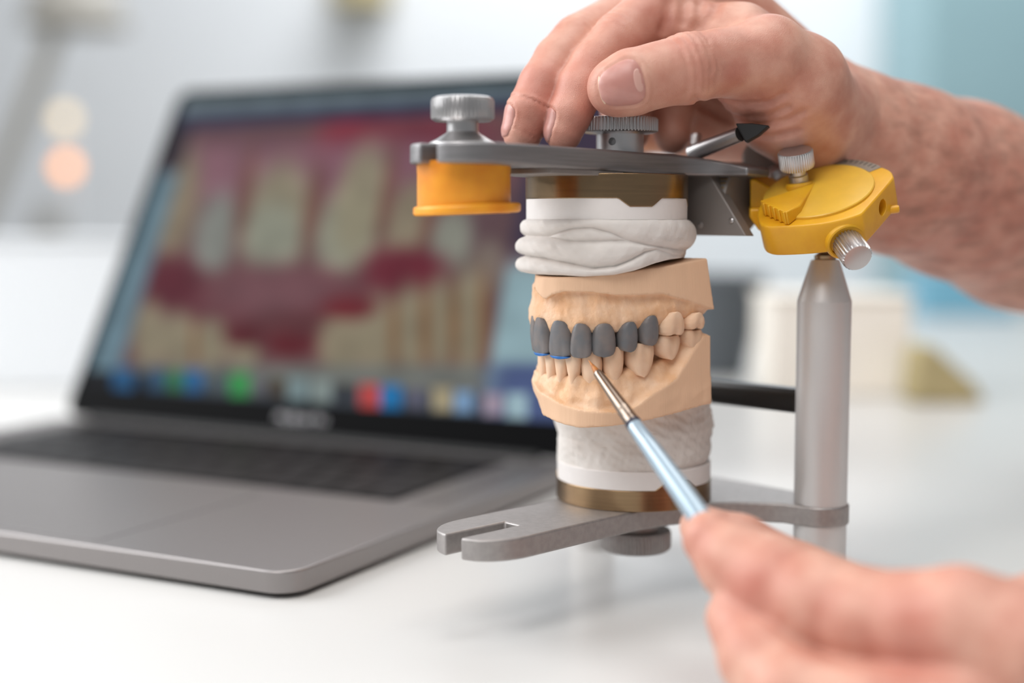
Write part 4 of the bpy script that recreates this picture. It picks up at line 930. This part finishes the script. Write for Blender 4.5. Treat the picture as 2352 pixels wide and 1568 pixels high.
def wrinkle_top(Fh):
    # knuckle creases of the thumb, index and middle fingers; folds at the base of the thumb
    def rings(c, ax, R, offs, amp, w=.45, front=None, wav=1.2):
        ax = nrm(ax); c = np.array(c); sl, X, Y, Z = Fh.view(c - R, c + R); X, Y, Z = X - c[0], Y - c[1], Z - c[2]
        a = X * ax[0] + Y * ax[1] + Z * ax[2]; q = np.sqrt(np.maximum(X * X + Y * Y + Z * Z - a * a, 0))
        P = np.stack(np.broadcast_arrays(X + c[0], Y + c[1], Z + c[2]), -1); wv = wave(P, 7, 91) * wav
        fall = np.exp(-(np.maximum(q + 0 * X - R * .9, 0) / 2) ** 2)
        if front is not None:
            f = nrm(front); fall = fall * np.clip((X * f[0] + Y * f[1] + Z * f[2]) / (q + 1e-3) * 1.6 + .1, 0, 1)
        D = 0
        for o_ in offs: D = D + np.exp(-((a + wv * (.3 + .1 * o_) - o_) / w) ** 2)
        Fh.d[sl] += (amp * D * fall).astype(np.float32)
    ax = nrm(thumb[4][0] - thumb[2][0])
    rings(thumb[3][0], ax, 14, (-5.2, -2.6, 0, 2.4, 5.0), .42, .7, front=(-.1, -1, .35), wav=1.7)
    rings(index[4][0], nrm(index[5][0] - index[3][0]), 12, (-2.6, 0, 2.6), .4, .7, front=(-.8, -.3, .7))
    rings(middle[4][0], nrm(middle[5][0] - middle[3][0]), 12, (-2.4, 0, 2.4), .4, .7, front=(-.8, -.3, .7))
    def groove(pts, w, amp, n=14):
        P = [np.array(U(*p)) for p in pts]; P = [march(Fh, p) for p in P]; Q = []
        for i in range(len(P) - 1):
            for k in range(n): Q.append(P[i] + (P[i + 1] - P[i]) * k / n)
        Q = [march(Fh, q) for q in Q]; Q = np.array(Q); sl, X, Y, Z = Fh.view(Q.min(0) - 5, Q.max(0) + 5); D = np.full(np.broadcast(X, Y, Z).shape, 1e6)
        for i in range(len(Q) - 1):
            d = Q[i + 1] - Q[i]; L = max(d @ d, 1e-6); t = np.clip(((X - Q[i][0]) * d[0] + (Y - Q[i][1]) * d[1] + (Z - Q[i][2]) * d[2]) / L, 0, 1)
            D = np.minimum(D, (X - Q[i][0] - t * d[0]) ** 2 + (Y - Q[i][1] - t * d[1]) ** 2 + (Z - Q[i][2] - t * d[2]) ** 2)
        Fh.d[sl] += (amp * np.exp(-D / w ** 2)).astype(np.float32)
    for c_ in (((1600, 234, 465), (1640, 252, 466), (1700, 272, 468), (1765, 268, 470), (1812, 246, 474)), ((1612, 246, 466), (1670, 276, 468), (1740, 290, 472), (1810, 276, 476), (1846, 256, 480)),
               ((1650, 226, 464), (1705, 240, 466), (1765, 236, 470), (1800, 216, 474)), ((1690, 306, 472), (1770, 316, 478), (1836, 300, 484))): groove(c_, 1.15, 1.7)
    for c_ in (((1590, 236, 465), (1600, 222, 464)),): groove(c_, 1.2, .9)
    for c_ in (((1537, 8, 478), (1534, 40, 476), (1522, 68, 472)), ((1610, 8, 480), (1606, 40, 478), (1594, 66, 472)), ((1648, 10, 480), (1632, 40, 478), (1606, 64, 472)), ((1572, 4, 480), (1568, 52, 474))): groove(c_, 2.0, 1.3)
    for c_ in (((1790, 60, 462), (1830, 110, 464), (1850, 170, 468)), ((1810, 60, 462), (1850, 110, 464), (1875, 180, 470)), ((1745, 56, 462), (1790, 110, 464), (1800, 160, 466))): groove(c_, 1.6, .22)
    # wrist crease
def march(Fh, p):                          # push a measured point along its sight line onto the skin
    o = np.array([0, 0, CAMH]); d = nrm(np.array(p) - o); t = np.linalg.norm(np.array(p) - o) - 40 + np.arange(0, 140, .5)
    P = o + t[:, None] * d; ok = np.all((P > Fh.lo) & (P < Fh.lo + Fh.h * (Fh.n - 1)), 1); s_ = np.where(ok, Fh.sample(np.clip(P, Fh.lo, Fh.lo + Fh.h * (Fh.n - 1.01))), 5); k = int(np.argmax(s_ < 0)); return P[k] if s_[k] < 0 else np.array(p)
tn = nrm((-.16, -1, .0))
nails_u = [
    (U(1467, 194, 455), nrm(U(1372, 214, 454) - U(1474, 190, 455)), tn, 13.8, .74),
    (U(1313, 272, 467), nrm(U(1296, 304, 466) - U(1318, 250, 467)), nrm((-1, -.12, .30)), 10.5, .72, False),
    (U(1221, 264, 472), nrm(U(1202, 304, 471) - U(1226, 240, 472)), nrm((-1, -.15, .30)), 10.5, .72, False)]
tints = [(thumb[3][0] + np.array([0, -9, 2]), 9, .35), (thumb[5][0] + np.array([-8, -8, 0]), 12, .25), (index[0][0] + [4, -3, 0], 9, .45), (middle[0][0] + [4, -3, 0], 10, .45),
         (index[1][0] + [5, -3, 0], 11, .6), (middle[1][0] + [5, -3, 4], 12, .6), (index[2][0] + [0, -6, 0], 14, .45), (middle[2][0] + [0, -6, 0], 14, .5), (index[4][0] + [6, -6, -4], 14, .4), (U(1690, 170, 452), 7, .55), (U(1640, 130, 450), 14, .3), (U(1720, 260, 470), 16, .4), (index[5][0] + [0, -8, -4], 12, .35), (U(2200, 480, 530), 34, .35), (U(2100, 520, 520), 28, .25)]
hairy_u = lambda V: np.clip((V[:, 0] - 118) / 22, 0, 1) * .75 + .25 * np.exp(-((V - march0) ** 2).sum(1) / 14 ** 2)
march0 = U(1700, 110, 455)
hand('hand', U(1960, 300, 520), [thumb, thenar, thenar2, index, middle, ringf, pinky] + mc + [palm, hyp, web, arm],
     [2.6, 4, 5, 1.2, 1.2, 2.2, 2.2, 5, 5, 5, 5, 7, 7, 6, 8], nails_u, 'bare hand and hairy forearm resting thumb and fingertips on top of the articulator', .75, tints, hairy_u, wrinkle_top)

#=BRUSH
br = thing('paint_brush', U(1590, 1165, 397), 'fine brush with pale blue handle, its tip held to the teeth of the lower cast', 'brush')
b0, b1 = U(1352, 827, 441), U(1604, 1182, 392); bd = nrm(b1 - b0)
def bat(px_):
    best = min(np.linspace(-.1, 1.5, 1601), key=lambda t: abs(PJ(b0 + (b1 - b0) * t)[0] - px_)); return best * np.linalg.norm(b1 - b0)
q1, q2, q3, q4, q5 = bat(1354), bat(1374), bat(1453), bat(1470), bat(1600)
mk('bristles', *lathe([(.12, 0), (.35, q2 * .25), (.8, q2 * .6), (1.25, q2), (1.2, q2 + 1.5)], b0, axis=bd, n=24), M['bristle'], br)
fe = mk('ferrule', *lathe([(1.25, q2 - .6), (1.42, q2 - .3), (1.5, q2 + .6), (2.1, q3 - 7), (2.25, q3 - 5.4), (2.12, q3 - 5), (2.25, q3 - 4.4), (2.12, q3 - 3.9), (2.27, q3 - 3.3), (2.15, q3 - 2.8), (2.32, q3 - 2), (2.4, q3)], b0, axis=bd, n=40), M['ferrule'], br)
mk('band', *lathe([(2.3, q3 - .2), (2.5, q3), (2.6, q3 + 1.3), (2.5, q3 + 1.5)], b0, axis=bd, n=40), M['navy'], br)
mk('handle', *lathe([(2.4, q3 + 1.3), (2.55, q3 + 1.6), (2.9, q4 + 8), (3.35, q5 - 10), (3.5, q5 + 5), (3.3, q5 + 12), (2.6, q5 + 18), (1.0, q5 + 21), (.3, q5 + 22)], b0, axis=bd, n=48), M['handle'], br)

#=LOWER HAND
def C_(*a): return [(U(p, q, Y), r) for p, q, Y, r in a]
idx = C_((1632, 1238, 384, 8.0), (1690, 1290, 379, 10.6), (1770, 1338, 372, 12.6), (1880, 1386, 362, 13.0), (1990, 1420, 353, 12.6), (2100, 1430, 346, 12.8), (2205, 1428, 340, 13.6), (2360, 1490, 332, 15))
thm = C_((1612, 1210, 400, 6.5), (1700, 1250, 398, 8.5), (1840, 1330, 394, 10), (2000, 1400, 385, 11), (2200, 1450, 368, 14), (2420, 1490, 350, 18))
mid = C_((1688, 1420, 370, 8.0), (1742, 1512, 359, 10.4), (1825, 1598, 347, 11.8), (1980, 1640, 338, 12), (2200, 1640, 332, 13), (2420, 1560, 335, 15))
rng_ = C_((1770, 1498, 400, 7.3), (1900, 1500, 397, 9), (2100, 1505, 388, 11), (2350, 1515, 368, 14))
pnk = C_((1840, 1452, 420, 6.8), (1980, 1450, 417, 8.5), (2150, 1465, 404, 10), (2380, 1500, 378, 13))
plm = C_((2360, 1500, 340, 16), (2520, 1500, 352, 22), (2650, 1500, 345, 24))
amr = C_((2600, 1500, 345, 23), (2800, 1490, 335, 26), (3200, 1440, 325, 34), (4400, 1300, 330, 42), (6500, 1100, 340, 48))
tl_ = [(U(1725, 1350, 362), 12, .6), (U(1610, 1240, 378), 7, .4), (U(1900, 1420, 350), 12, .35), (U(2100, 1470, 338), 16, .6), (U(2180, 1300, 336), 8, .4), (U(1650, 1470, 370), 8, .5)]
hand('hand', U(2300, 1560, 345), [idx, thm, mid, rng_, pnk, plm, amr], [3, 2.5, 2.2, 2.2, 2.2, 8, 8], [], 'bare hand gripping the fine paint brush between its fingertips', .9, tl_)

#=BACKGROUND
def g(px_, Y): return U(px_, 784, Y)[0]
cab = thing('cabinet', (g(2350, 3100), 3200, -750), 'tall teal cabinet against the back wall, beyond the forearm', 'cabinet')
mk('body', *box((g(2106, 3100) + 450, 3300, 380), EX, EY, EZ, 900, 380, 1700), M['teal'], cab, bevel=6)
mk('door', *box((g(2106, 3100) + 226, 3102, 380), EX, EY, EZ, 440, 18, 1660), M['teal'], cab, bevel=3)
mk('door', *box((g(2106, 3100) + 674, 3102, 380), EX, EY, EZ, 440, 18, 1660), M['teal'], cab, bevel=3)
def on_desk(px_, py_, Y): return np.array([g(px_, Y), Y, 0.])
cupb = on_desk(1640, 860, 1150)
pot = thing('desk_pot', cupb, 'dark slate tapered desk pot standing on the desk behind the casts', 'pot')
mk('body', *lathe([(24, 0), (26, 1), (43, 84), (41, 84), (24, 4)], cupb, n=64), M['slate'], pot)
cb = thing('cream_box', (g(1900, 1060), 1080, 0), 'low cream carton on the desk behind the near post', 'box')
V, Fc = box((g(1935, 1010), 1050, 36), EX, EY, EZ, 104, 70, 72); mk('carton', V, Fc, M['cream'], cb, bevel=3)
mk('flap', *box((g(1935, 1010), 1050, 73.5), EX, EY, EZ, 108, 74, 3), M['cream'], cb, bevel=1)
kp = on_desk(2165, 900, 990)
pt = thing('putty_lump', kp, 'khaki wedge-shaped lump of putty on the desk beside the cream carton', 'putty')
V = [(-26, -16, 0), (30, -14, 0), (30, 16, 0), (-26, 18, 0), (-24, -12, 42), (-8, -12, 40), (22, -8, 14), (22, 10, 13), (-8, 14, 40), (-24, 14, 42)]
lump = mk('body', np.array(V) + kp, [(3, 2, 1, 0), (4, 5, 8, 9), (5, 6, 7, 8), (0, 1, 6, 5, 4), (2, 3, 9, 8, 7), (0, 4, 9, 3), (1, 2, 7, 6)], M['khaki'], pt, bevel=6, seg=4)
tr = thing('blue_tray', (g(2200, 1850), 1850, 0), 'pale blue plastic tray standing at the back of the desk under the forearm', 'tray')
mk('body', *box((g(2210, 1850), 1860, 28), EX, EY, EZ, 130, 80, 56), M['blueplastic'], tr, bevel=4)
mk('rim', *box((g(2210, 1850), 1860, 58), EX, EY, EZ, 138, 88, 4), M['blueplastic'], tr, bevel=1.5)
# lamp with two warm bulbs far at the left
lx = g(172, 3200)
fl_ = thing('bulb_stand', (lx, 3200, -750), 'slim grey stand with two warm glowing bulbs, far behind the laptop lid', 'lamp')
mk('base', *lathe([(120, -750), (120, -735), (30, -728)], (lx, 3200, 0), n=32), M['lampgrey'], fl_)
mk('pole', *lathe([(8, -735), (8, 330)], (lx, 3200, 0), n=16), M['wall'], fl_)
for zz, r, m in ((zat(385, 3200), 20, 'warm'), (zat(275, 3200), 20, 'warm2')):
    mk('bulb', *lathe([(r * math.sin(math.radians(a)) + .1, -r * math.cos(math.radians(a))) for a in range(0, 181, 15)], (lx, 3170, zz), n=24), M[m], fl_)
gx = on_desk(120, 0, 1500)
sw = thing('wall_socket', (g(120, 3480), 3485, zat(510, 3485)), 'small grey socket plate on the back wall below the glowing bulbs', 'socket')
mk('plate', *box((g(120, 3480), 3492, zat(510, 3485)), EX, EY, EZ, 60, 16, 60), M['lampgrey'], sw, bevel=4)
dl_ = thing('lamp_arm', (g(-60, 2400), 2400, -750), 'tall beige jointed floor lamp leaning up past the upper corner above the laptop', 'lamp')
mk('base', *lathe([(130, -750), (130, -730), (20, -722)], (g(-60, 2400), 2400, 0), n=32), M['lampgrey'], dl_)
mk('lower_arm', *tube([(g(-60, 2400), 2400, -730), (g(-60, 2400), 2400, zat(560, 2400))], [12, 12], 16), M['lampgrey'], dl_)
mk('upper_arm', *tube([(g(-60, 2400), 2400, zat(560, 2400)), U(90, 180, 2400), U(170, -60, 2400)], [16, 16, 16], 16), M['lampgrey'], dl_)
mk('lamp_head', *lathe([(20, 0), (60, -30), (90, -110), (86, -110), (56, -36), (16, -6)], U(170, -90, 2400), n=32), M['lampgrey'], dl_)
pd = thing('ceiling_lamp', U(2350, -60, 1800), 'cream lampshade hanging over the upper corner beyond the forearm', 'lamp')
pc_ = U(2350, -60, 1800)
mk('lamp_shade', *lathe([(30, 60), (60, 20), (64, 0), (50, -2)], pc_, n=40), M['lampshade'], pd)
mk('cord', *lathe([(2, 60), (2, 900)], pc_, n=12), M['lampgrey'], pd)
wl = thing('wall_lamp', U(830, -30, 3400), 'small brown wall lamp above the laptop, cut by the picture edge', 'lamp')
mk('plate', *box(U(830, -30, 3470), EX, EY, EZ, 150, 40, 90), M['khaki'], wl, bevel=8)
mk('lamp_shade', *lathe([(60, 40), (75, -30), (70, -30), (55, 36)], U(830, -20, 3400), n=32), M['khaki'], wl)
org_ = thing('desk_organiser', (-520, 1060, 0), 'long pale grey organiser box on the desk behind the open lid of the laptop', 'box')
mk('body', *box((-560, 1090, 56), EX, EY, EZ, 640, 60, 112), M['wall'], org_, bevel=3)
mk('lid', *box((-560, 1090, 114), EX, EY, EZ, 646, 66, 4), M['wall'], org_, bevel=1.5)
